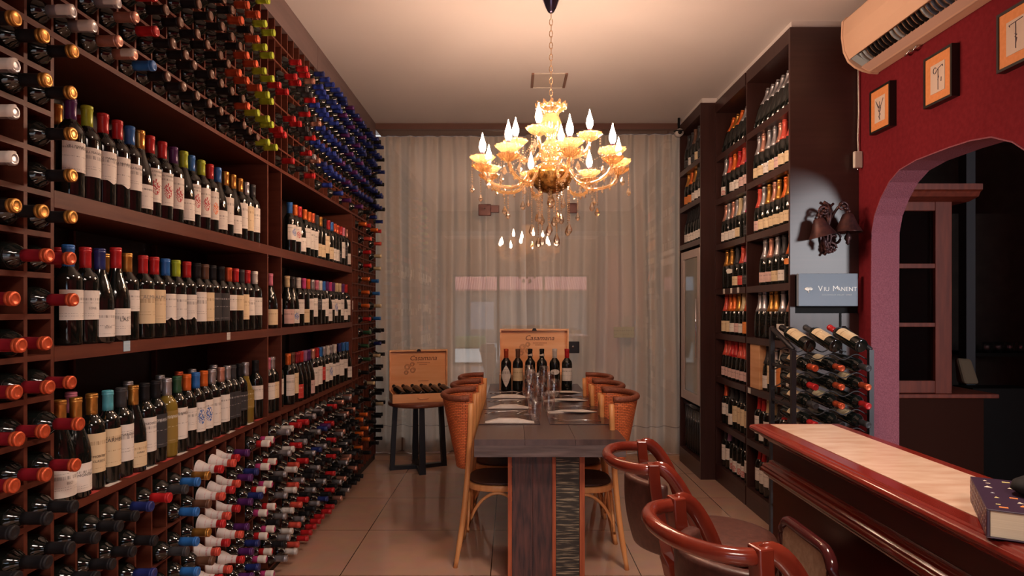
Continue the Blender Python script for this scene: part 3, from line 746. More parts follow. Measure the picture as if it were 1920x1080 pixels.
shelf_row(.85, [
    (112, .045, U, 'gold', 'white', 'low', {'t': [('BIO', .012, .06, M_inkg)]}), (142, .035, U, 'gold', 'white', 'low', {'t': [('MONTES', .012, .07, M_ink)]}), (133, K, B, 'pink', None, 'std'), (172, F, B, 'gold', 'cream', 'tall', {'t': [('MONTES', .010, .105, M_ink), ('CLASICO', .010, .09, M_ink)]}),
    (202, F, B, 'teal', 'cream', 'tall', {'t': [('CARMEN', .017, .14, M_ink)]}), (227, F, B, 'charcoal', 'white', 'tall', {'t': [('MARQUES', .012, .145, M_ink)]}), (250, .04, U, 'gold', 'cream', 'low', {'t': [('SYRAH', .009, .07, M_ink)]}), (271, F, B, 'black', 'white', 'tall', {'t': MT(M_ink)}), (292, F, B, 'black', 'black', 'tall', {'t': MT(M_inkw)}),
    (313, F, B, 'silver', 'gold', 'tall', {'w': True, 't': MT(M_inkw)}), (332, F, B, 'green', 'white', 'tall', {'t': MT(M_ink)}), (350, F, B, 'orange', 'white', 'std'), (367, F, B, 'blue', 'blue crest', 'tall'), (382, F, B, 'orange', 'blue crest', 'tall'), (397, F, B, 'silver', 'white', 'tall'), (414, F, B, 'rose gold', 'white', 'tall'),
    (426, G, B, 'silver', 'black', 'tall'), (436, F, B, 'charcoal', 'black', 'tall'), (449, F, B, 'black', 'black', 'std'), (460, F, U, 'silver', 'gold', 'std', {'w': True}), (479, F, B, 'black', 'white', 'mid'),
    (240, K, B, 'silver', None, 'std'), (300, K, B, 'silver', None, 'std'), (335, K, B, 'copper', None, 'std'), (360, K, B, 'silver', None, 'std'), (400, K, B, 'silver', None, 'std')], 'lowest shelf near bay', 'A')
shelf_row(.85, [(502, .05, B, 'pink', 'white', 'std'), (510, .045, B, 'silver', 'cream', 'std'), (519, .07, B, 'black', 'white', 'std')], 'lowest shelf narrow bay', 'B')
shelf_row(.85, [
    (540, F, B, 'orange', 'white', 'tall'), (548, G, B, 'brown', 'cream', 'tall'), (556, .04, U, 'dark red', 'red', 'low'), (564, .04, U, 'red', None, 'low'), (571, .04, U, 'lilac', None, 'low'), (578, .04, U, 'purple', 'pink', 'low'), (586, F, B, 'rose gold', 'white', 'tall'), (594, F, B, 'red', 'white', 'tall'),
    (600, F, B, 'blue', 'red', 'std'), (607, F, B, 'silver', 'white', 'tall'), (614, F, B, 'white', 'blue crest', 'tall'), (620, F, B, 'silver', 'white', 'std'), (627, F, B, 'white', 'white', 'std'), (636, F, B, 'navy', 'white', 'tall'), (643, F, B, 'blue', 'white', 'mid'), (650, .04, U, 'blue', 'white', 'low'), ], 'lowest shelf far bay', 'C')
# ------------------------------------------------------------------ right-hand cabinets
XN, XFB = 1.683, 1.563          # fronts of the near and far bays
YA0, YA1, YB1, YC1 = 3.905, 4.638, 5.345, 6.02
ZTOP = 3.122
def bay(label, xf, y0, y1, shelves, plinth, end_left=True, zbot=0.0, near_panel=True):
    t = thing('bottle_cabinet', label, 'cabinet')
    if near_panel: MB().box(xf, y0, 0, XR - .003, y0 + .022, ZTOP).build('side_panel', M_cab, t)
    MB().box(xf, y1 - .018, 0, XR - .003, y1 - .001, ZTOP).build('side_panel', M_cab, t)
    MB().box(XR - .02, y0 + .022, 0, XR - .003, y1 - .018, ZTOP).build('back_panel', M_cabin, t)
    MB().box(xf, y0 + .022, ZTOP - .09, XR - .02, y1 - .018, ZTOP).build('top_board', M_cab, t)
    for z in shelves: MB().box(xf, y0 + .022, z - .045, XR - .02, y1 - .018, z).build('shelf', M_cab, t)
    if plinth: MB().box(xf, y0 + .022, 0, XR - .02, y1 - .018, plinth - .0455).build('plinth', M_cab, t)
    return t
SH = [.14, .49, .86, 1.215, 1.575, 1.94, 2.31, 2.665]
# near bay: its end panel faces the camera and is made of an upper board, a dark recess and a lower board
t = bay('dark wood bottle cabinet nearest the bar, its glossy end panel carrying the wall lamp', XN, YA0, YA1, SH, .14, near_panel=False)
M_gloss = varied('glossy_end_panel', (.040, .017, .015), (.050, .021, .019), .40, (2, 2, 40), Specular_IOR_Level=.6)
MB().box(XN, YA0, 1.615, XR - .003, YA0 + .022, ZTOP).build('end_panel', M_gloss, t)
MB().box(XN + .03, YA0 + .012, 1.39, XR - .003, YA0 + .022, 1.615).build('recess_panel', M_dark, t)
MB().box(XN, YA0, 1.39, XN + .03, YA0 + .022, 1.615).build('stile', M_cab, t)
MB().box(XN, YA0, 0, XR - .003, YA0 + .022, 1.39).build('lower_panel', M_cab, t)
MB().box(XR - .12, YA0 - .004, 0, XR - .108, YA0, 1.39).build('bead', M_dark, t)
bay('dark wood bottle cabinet in the middle of the right-hand row', XN, YA1, YB1, SH, .14, near_panel=False)
MB().box(XFB, YB1, 0, XN + .02, YB1 + .02, ZTOP).build('x', M_cab) if False else None
t = bay('dark wood cabinet over the glass-door fridge, deepest of the row', XFB, YB1, YC1, [2.0, 2.345, 2.68], 0)
MB().box(XFB, YB1 + .022, 0, XR - .02, YC1 - .018, .14).build('plinth', M_cab, t)

# champagne and wine bottles in the bays (front edge row)
def bay_row(bayname, x, y0, y1, z, specs, rowname, depth=.055, lean=0):
    n = len(specs)
    for i, sp in enumerate(specs):
        if sp is None: continue
        kind, cap, lab, lsh, *rest = sp
        ex = rest[0] if rest else {}
        y = y1 - .045 - (y1 - y0 - .10) * (i + .5) / n          # listed from the far side towards the camera
        yy = y
        nm = {'bordeaux': 'wine bottle', 'burgundy': 'sloping wine bottle', 'champagne': 'sparkling wine bottle', 'hock': 'slim bottle'}[kind]
        label = '%s-capped %s on %s of %s, %s from far side' % (cap.replace(' ', '-'), nm, rowname, bayname, ORD[i + 1])
        stand_bottle(kind, x + depth + R.uniform(0, .012), yy, z, PI + .5 + R.uniform(-.12, .12), cap, lab, lsh, label, 'bottles on ' + rowname + ' of ' + bayname,
                     name=('champagne_bottle' if kind == 'champagne' else kind + '_bottle'), long=True, scale=ex.get('s', 1.0))
C = 'champagne'
A = 'near cabinet'; Bn = 'middle cabinet'
def leaning(bayname, y0, y1, z, caps):
    """bottles leaning back so that their bases point outward"""
    for i, cp in enumerate(caps):
        y = y1 - .045 - (y1 - y0 - .10) * (i + .5) / len(caps); th = math.radians(13)
        o = stand_bottle('champagne', XN + .055, y, z + .044 * math.sin(th) + .001, 0, cp, None, 'std', '%s-capped sparkling bottle leaning back on top shelf of %s, %s from far side' % (cp, bayname, ORD[i + 1]), 'sparkling bottles leaning on top shelf of ' + bayname, name='champagne_bottle', long=True, scale=.93)
        o.rotation_euler = (0, th, 0)
        MB().lathe([(.030, -.001), (.038, -.003), (.041, .001)], 20).build('punt_ring', M_dgrey, o)
a0, a1, b0, b1 = YA0 + .022, YA1 - .018, YA1, YB1 - .018
leaning(A, a0, a1, SH[7], ['silver'] * 7)
leaning(Bn, b0, b1, SH[7], ['orange', 'gold', 'orange', 'silver', 'silver', 'silver'])
for q in ((XN + .012, YA0 + .01, YB1), (XFB + .012, YB1, YC1)): struct(MB().box(q[0], q[1], ZTOP, XR, q[2], H).build('trim_gap_filler', M_ceil))  # ceiling-coloured filler added to cover the shadowed gap above the cabinets
bay_row(A, XN, a0, a1, SH[6], [(C, 'silver', 'cream', 'foot'), (C, 'rose gold', 'cream', 'foot'), (C, 'silver', 'white', 'foot'), (C, 'silver', 'cream', 'foot'), (C, 'rose gold', 'pink', 'foot'), (C, 'coral', 'cream', 'foot'), (C, 'coral', 'cream', 'foot')], 'second shelf')
bay_row(A, XN, a0, a1, SH[5], [(C, 'coral', 'pink', 'foot'), (C, 'silver', 'cream', 'foot'), (C, 'gold', 'cream', 'foot'), (C, 'rose gold', 'cream', 'foot'), (C, 'gold', 'cream', 'foot'), (C, 'orange', 'cream', 'foot'), (C, 'gold', 'cream', 'foot')], 'third shelf')
bay_row(A, XN, a0, a1, SH[4], [None, (C, 'silver', 'pink', 'foot'), (C, 'rose gold', 'pink', 'foot'), (C, 'silver', 'cream', 'foot'), (C, 'charcoal', 'white', 'foot'), (C, 'orange', 'orange', 'oval')], 'fourth shelf')
bay_row(A, XN, a0, a1, SH[3], [(C, 'silver', None, 'foot'), (C, 'silver', None, 'foot'), (C, 'gold', None, 'foot'), (C, 'gold', None, 'foot'), (C, 'silver', 'white', 'low'), (C, 'rose gold', 'blue crest', 'foot')], 'fifth shelf')
bay_row(A, XN, a0, a1, SH[2], [None, None, (U, 'charcoal', 'white', 'low'), (B, 'red', 'cream', 'tall'), (B, 'silver', 'white', 'tall'), (B, 'white', 'orange', 'tall'), (B, 'silver', 'black', 'std'), (B, 'silver', 'white', 'std')], 'sixth shelf')
bay_row(A, XN, a0, a1, SH[1], [(B, 'red', 'white', 'tall'), (B, 'red', 'white', 'low'), (B, 'cream', 'white', 'std'), (B, 'cream', 'white', 'std'), (B, 'charcoal', 'white', 'low'), (B, 'red', 'black', 'std'), (B, 'charcoal', 'black', 'std')], 'seventh shelf')
bay_row(A, XN, a0, a1, SH[0], [(B, 'red', 'white', 'std'), (B, 'red', 'white', 'std'), (B, 'charcoal', 'white', 'std'), (B, 'charcoal', 'white', 'std'), (B, 'black', 'white', 'std'), (B, 'black', 'white', 'std'), (B, 'black', 'white', 'std')], 'bottom shelf')
bay_row(Bn, XN, b0, b1, SH[6], [(C, 'silver', 'dark red seal', 'foot'), (C, 'coral', None, 'foot'), (C, 'orange', 'white', 'foot'), (C, 'red', 'white', 'foot'), (C, 'coral', 'pink', 'foot'), (C, 'magenta', 'pink', 'foot')], 'second shelf')
bay_row(Bn, XN, b0, b1, SH[5], [(C, 'rose gold', 'white', 'foot'), (C, 'silver', 'white', 'foot'), (C, 'rose gold', 'white', 'foot'), (C, 'silver', 'white', 'foot'), (C, 'cream', 'cream', 'foot'), (C, 'silver', None, 'foot'), (C, 'magenta', 'black', 'foot')], 'third shelf')
bay_row(Bn, XN, b0, b1, SH[4], [(C, 'gold', None, 'foot'), (C, 'gold', 'white', 'oval'), (C, 'charcoal', 'cream', 'foot'), (C, 'coral', 'red', 'foot'), (C, 'pink', 'black', 'foot')], 'fourth shelf')
bay_row(Bn, XN, b0, b1, SH[3], [(C, 'coral', 'cream', 'low'), (C, 'orange', 'cream', 'low'), (C, 'orange', 'white', 'foot'), (C, 'gold', 'pink', 'foot'), (C, 'cream', 'white', 'foot'), (C, 'copper', 'orange', 'low')], 'fifth shelf')
bay_row(Bn, XN, b0, b1, SH[2], [(C, 'coral', 'pink', 'foot')] * 2 + [(C, 'red', 'pink', 'foot')] * 2 + [(C, 'coral', 'pink', 'foot')] * 3, 'sixth shelf')
bay_row(Bn, XN, b0, b1, SH[1], [(B, 'copper', 'white', 'std'), (B, 'black', 'white', 'std'), (B, 'charcoal', 'white', 'low'), (B, 'black', 'cream', 'tall'), (B, 'charcoal', 'cream', 'tall'), (B, 'black', 'cream', 'tall'), (B, 'charcoal', 'cream', 'tall')], 'seventh shelf')
bay_row(Bn, XN, b0, b1, SH[0], [(B, 'charcoal', 'white', 'tall'), (B, 'lilac', 'white', 'std')] + [(B, 'black', 'dark red seal', 'low')] * 4 + [(B, 'charcoal', 'white', 'std')], 'bottom shelf')
Cn = 'far cabinet'
c0, c1 = YB1 + .022, YC1 - .018
bay_row(Cn, XFB, c0, c1, 2.68, [(C, 'charcoal', 'black', 'foot'), (C, 'charcoal', 'white', 'foot'), (C, 'brown', 'black', 'foot'), (C, 'charcoal', 'cream', 'foot'), (C, 'silver', 'black', 'foot')], 'top shelf')
bay_row(Cn, XFB, c0, c1, 2.345, [(C, 'gold', 'orange', 'foot'), (C, 'orange', 'orange', 'foot'), (C, 'gold', 'white', 'foot'), (C, 'charcoal', 'white', 'foot'), (C, 'black', 'white', 'foot')], 'second shelf')
bay_row(Cn, XFB, c0, c1, 2.0, [(C, 'black', 'white', 'foot')] * 6, 'third shelf')
M_pine = varied('pine_box_wood', (.62, .30, .13), (.78, .46, .24), .5, (2, 2, 26), lo=.3, hi=.7)
o = MB().box(XN + .01, a1 - .20, SH[2], XN + .24, a1 - .03, SH[2] + .31).build('wooden_wine_box', M_pine, bevel=.004); tag(o, 'upright plain pine wine box on the sixth shelf of the near cabinet', 'box')
for i, y in enumerate((4.80, 4.95, 5.12)):
    o = MB().box(XN - .002, y - .02, SH[4] - .04, XN - .0005, y + .02, SH[4] + .0).build('price_tag', M_paper); tag(o, 'small white price tag on fourth shelf edge of middle cabinet, %s' % ('nearest', 'centre', 'farthest')[i], 'price tag')
o = MB().box(XN - .002, a1 - .07, SH[2] - .042, XN - .0005, a1 - .02, SH[2] - .004).build('price_tag', M_paper); tag(o, 'small white price tag on shelf edge below the upright pine box', 'price tag')

# fridge under the far cabinet
t = thing('wine_fridge', 'tall grey glass-door wine fridge under the far cabinet beside the curtain', 'fridge', (0, 0, 0))
M_frg = mat('fridge_frame', (.50, .41, .38), .4, .1)
MB().box(XFB + .05, YB1 + .04, .145, XR - .05, YC1 - .03, 1.93).build('body', M_iron, t)
d = MB(); xa, xb = XFB + .004, XFB + .045
for q in ((YB1 + .05, .60, YB1 + .12, 1.93), (YC1 - .12, .60, YC1 - .04, 1.93), (YB1 + .12, 1.86, YC1 - .12, 1.93), (YB1 + .12, .60, YC1 - .12, .68)): d.box(xa, q[0], q[1], xb, q[2], q[3])
dr = d.build('door', M_frg, t, bevel=.003)
MB().box(xa + .012, YB1 + .12, .68, xa + .02, YC1 - .12, 1.86).build('door_glass', mix_shader('fridge_glass', [('Diffuse', (.30, .27, .22), None, 0), ('Transparent', (.7, .7, .66), None, .25), ('Glossy', (.9, .92, .9), .03, .35)]), dr)
MB().tube([(xa - .02, YB1 + .085, 1.0), (xa - .02, YB1 + .085, 1.5)], .008, 8).build('handle', M_chrome, dr)
g = MB()
for i in range(9): g.tube([(XFB + .03, YB1 + .10 + i * .055, .17), (XFB + .03, YB1 + .10 + i * .055, .54)], .012, 8)
g.tube([(XFB + .03, YB1 + .06, .56), (XFB + .03, YC1 - .06, .56)], .02, 10)
g.build('grille', mat('black_gloss', (.012, .012, .013), .12), t)
# security camera on the rail end
t = thing('security_camera', 'small white dome security camera on a dark bracket under the ceiling', 'camera', ((1273 - 960) * 5.9 / 1210, 5.9, 3.03))
MB().lathe([(.05, 0), (.05, .01), (.012, .015), (.012, .128)], 16).build('bracket', M_iron, t)
MB().tube([(0, -.035, -.01), (0, .04, -.005)], .035, 16).build('housing', mat('white_plastic', (.55, .5, .48), .4), t)
MB().tube([(0, -.040, -.01), (0, -.034, -.01)], .018, 12).build('lens', M_dark, t)

# ------------------------------------------------------------------ on the end panel
M_bronze = varied('dark_bronze', (.035, .014, .016), (.10, .035, .03), .42, (30, 30, 30), metal=.5)
t = thing('wall_sconce', 'dark bronze scrolled wall lamp with two bell shades on the glossy end panel', 'wall lamp', (1.905, YA0, 1.90))
MB().prism([(-.035, -.14), (.035, -.14), (.05, -.05), (.03, .03), (.045, .09), (0, .16), (-.045, .09), (-.03, .03), (-.05, -.05)], 'y', -.014, 0).build('backplate', M_bronze, t, bevel=.004)
def spiral(cx, cy, cz, r, turns, s=1, n=24):
    return [(cx + s * r * (1 - .75 * i / n) * math.cos(turns * 2 * PI * i / n), cy, cz + r * (1 - .75 * i / n) * math.sin(turns * 2 * PI * i / n)) for i in range(n + 1)]
def bez(p0, p1, p2, p3, n=14):
    p0, p1, p2, p3 = map(Vector, (p0, p1, p2, p3)); o = []
    for i in range(n + 1):
        u = i / n; o.append((1 - u) ** 3 * p0 + 3 * (1 - u) ** 2 * u * p1 + 3 * (1 - u) * u * u * p2 + u ** 3 * p3)
    return o
sc = MB()
sc.tube(spiral(-.02, -.03, .06, .045, 1.4), .008, 6); sc.tube(spiral(.03, -.03, -.06, .05, 1.4, -1), .008, 6); sc.tube(spiral(.0, -.035, -.12, .04, 1.3), .009, 6)
sc.tube(bez((-.03, -.02, .16), (.06, -.04, .12), (-.06, -.05, -.02), (.0, -.03, -.15)), .009, 6); sc.tube(bez((.03, -.02, .15), (-.07, -.04, .08), (.06, -.05, -.05), (-.03, -.03, -.16)), .008, 6)
for k in range(5): sc.lathe([(.0, -.012), (.012, 0), (.0, .012)], 8, (-.02 + .012 * k, -.04, -.13 - .008 * (k % 2)))
sc.build('scrollwork', M_bronze, t)
for s, cx, cy, cz, rt in ((1, .075, -.10, .06, 0), (-1, -.085, -.08, .035, .25)):
    arm = MB(); arm.tube(bez((0, -.01, .0), (s * .02, -.07, .16), (cx * 1.2, cy, cz + .12), (cx, cy, cz)), .008, 8); arm.tube(spiral(cx - s * .03, cy, cz + .06, .03, 1.3, s), .006, 6)
    for k in range(4): arm.lathe([(0, -.01), (.014, 0), (0, .012)], 7, (cx - s * .02 * k * .7, cy - .01, cz + .03 + .015 * k))
    arm.build('arm', M_bronze, t)
    sh = MB(); sh.xf = Matrix.Translation((cx, cy, cz)) @ Matrix.Rotation(s * rt, 4, 'Y')
    sh.lathe([(.018, .02), (.030, .012), (.042, -.02), (.058, -.055), (.078, -.088), (.082, -.092), (.076, -.088), (.054, -.052), (.036, -.016), (.01, .005)], 24)
    so_ = sh.build('lamp_shade', M_bronze, t)
    fi = MB(); fi.xf = sh.xf; fi.lathe([(.006, -.08), (.008, -.10), (.018, -.115), (.02, -.13), (.010, -.145), (.013, -.155), (0, -.168)], 12); fi.build('finial', M_bronze, so_)
t = thing('hanging_sign', 'blue-grey brand sign board below the bronze wall lamp', 'sign', (1.885, YA0 - .03, 1.53))
M_sign = varied('sign_blue', (.17, .22, .28), (.22, .27, .34), .6, (2, 2, 2))
MB().box(-.178, -.03, -.098, .178, .0, .098).build('board', M_sign, t, bevel=.004)
M_signt = mat('sign_lettering', (.9, .9, .86), .5)
for body, size, x, z in (('V', .046, -.048, .006), ('IU', .036, -.011, .003), ('M', .046, .042, .006), ('ANENT', .036, .110, .003)):
    vs, fs = text_geo(body, size); MB().add([(x + a, -.031, z + b_) for a, b_, _ in vs], fs).build('lettering', M_signt, t)
vs, fs = text_geo('COLCHAGUA VALLEY  CHILE', .0135); MB().add([(.05 + a, -.031, -.030 + b_) for a, b_, _ in vs], fs).build('small_lettering', mat('sign_small', (.5, .55, .57), .5), t)
em = MB()
for k in range(9):
    a = PI * (k / 8.0); em.tube([(-.118, -.032, -.008), (-.118 + .024 * math.cos(a), -.032, .004 + .012 * math.sin(a))], .0028, 5)
em.tube([(-.118, -.032, -.02), (-.118, -.032, .01)], .003, 5)
em.build('emblem', M_signt, t)
# cable and switch box in the corner
o = MB().tube([(2.085, 3.885, 2.86), (2.088, 3.885, 2.6), (2.083, 3.885, 2.45), (2.086, 3.885, 2.36)], .005, 6).build('white_cable', M_paper); tag(o, 'thin white cable running down from the air conditioner', 'cable')
t = thing('switch_box', 'small white plastic switch box at the end of the white cable', 'switch box', (2.075, 3.88, 2.31))
MB().box(-.028, -.025, -.05, .022, .0, .05).build('case', mat('box_plastic', (.6, .55, .5), .4), t, bevel=.006)
MB().tube([(-.003, -.012, -.05), (-.003, -.012, -.062)], .004, 8).build('gland', M_silver, t)

# ------------------------------------------------------------------ wire wine stand in front of the end panel
t = thing('wine_stand', 'black metal wine stand with wavy wire shelves in front of the cabinet end', 'wine rack')
SX0, SX1, SY0, SY1 = 1.49, 1.90, 3.42, 3.70
for x in (SX0, SX1):
    fr = MB()
    fr.box(x - .012, SY0 - .012, 0, x + .012, SY0 + .012, 1.20); fr.box(x - .012, SY1 - .012, 0, x + .012, SY1 + .012, 1.31)
    fr.tube([(x, SY0, 1.20), (x, SY1, 1.31)], .014, 4); fr.box(x - .010, SY0, .06, x + .010, SY1, .085)
    for z in (.3, .5, .7, .9, 1.1): fr.box(x - .006, SY0, z - .006, x + .006, SY1, z + .006)
    fr.build('side_frame', M_dgrey, t)
LZ = [1.165 - .098 * k for k in range(11)]
for z in LZ:
    for yy, dz in ((SY0 + .015, 0), (SY1 - .03, .025)):
        wv = MB().tube([(SX0 + (SX1 - SX0) * i / 36, yy, z + dz - .004 - .014 * math.cos(2 * PI * 3 * i / 36)) for i in range(37)], .0035, 5); wv.build('shelf_wire', M_dgrey, t)
capsR = ['charcoal', 'red', 'copper', 'copper', 'charcoal', 'black', 'red', 'copper', 'coral', 'charcoal', 'copper']
for k, z in enumerate(LZ[:9]):
    for c in range(3):
        cx = SX0 + (SX1 - SX0) * (c + .5) / 3
        o = bpy.data.objects.new('wine_bottle', BODY['bordeaux']); COL.objects.link(o)
        top = k == 0
        out = Vector((.10, -.94, -.10)) if not top else Vector((-.10, .93, .30))
        out.normalize()
        q = Vector((0, 0, 1)).rotation_difference(out)
        o.rotation_mode = 'QUATERNION'; o.rotation_quaternion = q @ Matrix.Rotation(-PI / 2 - (.35 if top else 0), 3, 'Z').to_quaternion()
        if top: base = Vector((cx + .01, SY0 - .02, z + .055))
        else: base = Vector((cx - .015, SY1 - .06, z + .072))
        o.location = base
        cp = ('black', 'charcoal', 'red')[c] if top else capsR[(k * 3 + c * 4) % 11]
        tag(o, '%s-capped wine bottle in the black wire stand, %s layer down, %s column' % (cp, ORD[k + 1], ('left', 'middle', 'right')[c]), 'wine bottle', 'bottles in the black wire stand')
        cc = bpy.data.objects.new('capsule', CAPMESH['bordeaux']); COL.objects.link(cc); cc.parent = o; setm(cc, CAPM[cp])
        if top or (k + c) % 2 == 0 or c == 0:
            l = bpy.data.objects.new('label', LM['bordeaux']['tall' if top else 'std']); COL.objects.link(l); l.parent = o; setm(l, LABM['cream'][k % 4])
            vv = q.inverted() @ Vector((-.1, -.25, 1)); l.rotation_euler = (0, 0, math.atan2((o.rotation_quaternion.inverted() @ Vector((-.1, -.35, 1))).y, (o.rotation_quaternion.inverted() @ Vector((-.1, -.35, 1))).x))

# ------------------------------------------------------------------ air conditioner and pictures on the red wall
t = thing('air_conditioner', 'cream wall-mounted air conditioner with open louvre on the red wall', 'air conditioner', (XR, 0, 0))
M_ac = varied('ac_cream', (.66, .42, .29), (.70, .46, .32), .38, (1, 1, 1))
M_ac2 = mat('ac_underside', (.58, .38, .30), .45)
Ya, Yb = 2.72, 3.70
prof = [(-.002, 3.08), (-.185, 3.08), (-.205, 3.06), (-.208, 2.97), (-.195, 2.88), (-.170, 2.835)]
prof2 = [(-.170, 2.835), (-.150, 2.86), (-.075, 2.815), (-.085, 2.785)]
prof3 = [(-.10, 2.790), (-.085, 2.783), (-.05, 2.772), (-.002, 2.768)]
full = [(-.002, 3.08), (-.185, 3.08), (-.205, 3.06), (-.208, 2.97), (-.197, 2.89), (-.172, 2.840), (-.150, 2.872), (-.070, 2.82), (-.105, 2.796), (-.06, 2.772), (-.002, 2.766)]
MB().prism([(x, z) for x, z in full], 'y', Ya, Yb).build('body', M_ac, t, bevel=.004) if True else None
ends = [(-.002, 3.085), (-.188, 3.085), (-.210, 3.062), (-.213, 2.97), (-.201, 2.885), (-.175, 2.83), (-.135, 2.797), (-.09, 2.776), (-.05, 2.765), (-.002, 2.761)]
for y0_, y1_ in ((Yb - .012, Yb + .006), (Ya - .006, Ya + .012)): MB().prism(ends, 'y', y0_, y1_).build('end_cap', M_ac, t, bevel=.003)
M_fin = mat('fin_black', (.008, .008, .010), .6, Specular_IOR_Level=.2); M_fing = mat('fin_grey', (.30, .36, .40), .4); M_finb = mat('fin_blue', (.05, .07, .11), .4)
for k in range(24):
    y = Yb - .10 - k * .036
    if y < Ya + .03: break
    mm = M_fing if k in (0, 1, 8, 9, 15) else (M_fin if k < 15 else M_finb)
    f = MB(); f.tube([(-.155, y, 2.846), (-.135, y + .006, 2.826), (-.112, y + .014, 2.814), (-.096, y + .010, 2.806)], .011, 6, sy=.55, up=(0, 1, 0)); f.build('fin', mm, t)
MB().prism([(-.165, 2.845), (-.150, 2.868), (-.072, 2.818), (-.098, 2.800)], 'y', Yb - .075, Yb - .014).build('louvre_bracket', M_fing, t)
MB().prism([(-.108, 2.797), (-.102, 2.803), (-.052, 2.776), (-.056, 2.770)], 'y', Ya + .02, Yb - .02).build('flap', M_ac2, t)
pp = MB()
for k in range(2): pp.tube([(-.03, 3.30 + .06 * k, 2.764), (-.035, 3.33 + .06 * k, 2.745), (-.02, 3.345 + .06 * k, 2.752), (-.01, 3.36 + .06 * k, 2.764)], .005, 6)
pp.build('pipe_clip', M_silver, t)
M_frame = mat('black_frame', (.010, .009, .009), .35)
M_mat_ = varied('orange_mount', (.66, .24, .07), (.72, .28, .10), .7, (60, 60, 60)); M_art = varied('art_paper', (.58, .46, .38), (.64, .52, .44), .8, (10, 10, 10))
M_draw = mat('drawing_ink', (.10, .08, .11), .8)
def picture(y0_, y1_, label, strokes):
    z0_, z1_ = 2.417, 2.665
    t = thing('framed_picture', label, 'picture', (XR, (y0_ + y1_) / 2, (z0_ + z1_) / 2)); hy, hz = (y1_ - y0_) / 2, (z1_ - z0_) / 2
    f = MB(); b_ = .012
    f.box(-.038, -hy, -hz, 0, hy, -hz + b_); f.box(-.038, -hy, hz - b_, 0, hy, hz); f.box(-.038, -hy, -hz + b_, 0, -hy + b_, hz - b_); f.box(-.038, hy - b_, -hz + b_, 0, hy, hz - b_)
    f.build('frame', M_frame, t)
    MB().box(-.034, -hy + b_, -hz + b_, -.002, hy - b_, hz - b_).build('mount', M_mat_, t)
    a = MB().box(-.0355, -hy * .50, -hz * .58, -.034, hy * .50, hz * .55).build('drawing', M_art, t)
    s = MB()
    for st in strokes: s.tube([(-.0365, -u * hy * .5, v * hz * .55) for u, v in st], .0016, 4)
    s.build('ink_lines', M_draw, a)
arc = lambda cx, cy, r, a, b_, n=10: [(cx + r * math.cos(a + (b_ - a) * i / n), cy + r * math.sin(a + (b_ - a) * i / n)) for i in range(n + 1)]
picture(3.524, 3.724, 'small black-framed corkscrew drawing, lowest and nearest the cabinet, with open lever arms', [[(-.7, .7), (-.2, .05)], [(.7, .75), (.1, 0)], [(0, .6), (0, -.9)], arc(0, 0, .25, 0, 6.3), [(-.2, -.1), (.2, -.5), (-.2, -.6), (.1, -.9)], [(-.75, .75), (-.1, .1)]])
picture(3.027, 3.236, 'middle black-framed drawing with orange mount, a corkscrew with curled handle', [arc(-.35, .55, .22, .5, 6.0), [(-.3, .35), (.1, .6), (.7, .75)], [(.1, .6), (.1, -.9)], [(.1, .2), (.2, 0), (.05, -.2)], [(.55, -.1), (.5, -.4)], [(.7, .75), (.75, .6)]])
picture(2.54, 2.748, 'black-framed drawing cut by the picture edge, a T-handled corkscrew', [[(-.7, .75), (.7, .85)], [(0, .8), (0, -.8)], [(-.1, .1), (.12, .0), (-.1, -.1), (.12, -.2), (0, -.5)], [(-.7, .75), (-.6, .65)]])

# ------------------------------------------------------------------ dark furniture seen through the arch
M_hutch = varied('hutch_red_wood', (.14, .020, .008), (.22, .036, .015), .6, (30, 30, 3)); M_hutchd = mat('hutch_dark', (.035, .010, .006), .75, Specular_IOR_Level=.08)
def pz(py, d): return 1.42 + (578 - py) * d / 1210
def pxx(px, d): return (px - 960) * d / 1210
D = 4.45
t = thing('glazed_cupboard', 'red-brown wooden cupboard with glazed door seen through the arch', 'cupboard', (0, D, 0))
x0_, x1_ = 2.44, pxx(1790, D); z0_, z1_ = pz(738, D), pz(378, D)
MB().box(x0_ - .05, 0, 0, pxx(1845, D), .5, z0_ - .03).build('base_cabinet', M_hutchd, t, bevel=.004)
MB().box(x0_ - .08, -.03, z0_ - .03, pxx(1868, D), .52, z0_).build('base_top', M_hutch, t, bevel=.006)
MB().box(x0_ - .03, .06, z0_, x1_, .45, z1_).build('carcass', M_dark, t)
d = MB(); d.box(pxx(1754, D), 0, z0_, pxx(1785, D), .05, z1_); d.box(x0_, 0, z0_, pxx(1690, D) - .08, .05, z1_)
for ya, yb in ((378, 395), (494, 503), (605, 613), (714, 737)): d.box(x0_, .002, pz(yb, D), pxx(1754, D), .05, pz(ya, D))
dr = d.build('door', M_hutch, t, bevel=.003)
MB().box(x0_ + .02, .025, z0_ + .05, pxx(1754, D), .03, z1_ - .03).build('door_panes', mix_shader('cup_glass', [('Transparent', (.6, .6, .6), None, 0), ('Glossy', (1, 1, 1), .02, 'fresnel')]), dr)
MB().prism([(0, 0), (-.09, .02), (-.11, .05), (-.13, .06), (-.13, .10), (.45, .10), (.45, 0)], 'x', x0_ - .1, x1_ + .10).build('cornice', M_hutch, t, loc=(0, 0, z1_))
D2 = 5.1
t = thing('grey_post', 'slim dark grey post standing beyond the arch right of the cupboard', 'post', (0, 0, 0))
MB().box(pxx(1812, D2), D2, 0, pxx(1829, D2), D2 + .09, H - .06).build('shaft', mat('grey_post_paint', (.045, .045, .055), .5), t)
D3 = 5.6
t = thing('back_bar_shelf', 'dim back bar shelf with rows of upturned glasses beyond the arch', 'shelf', (0, 0, 0))
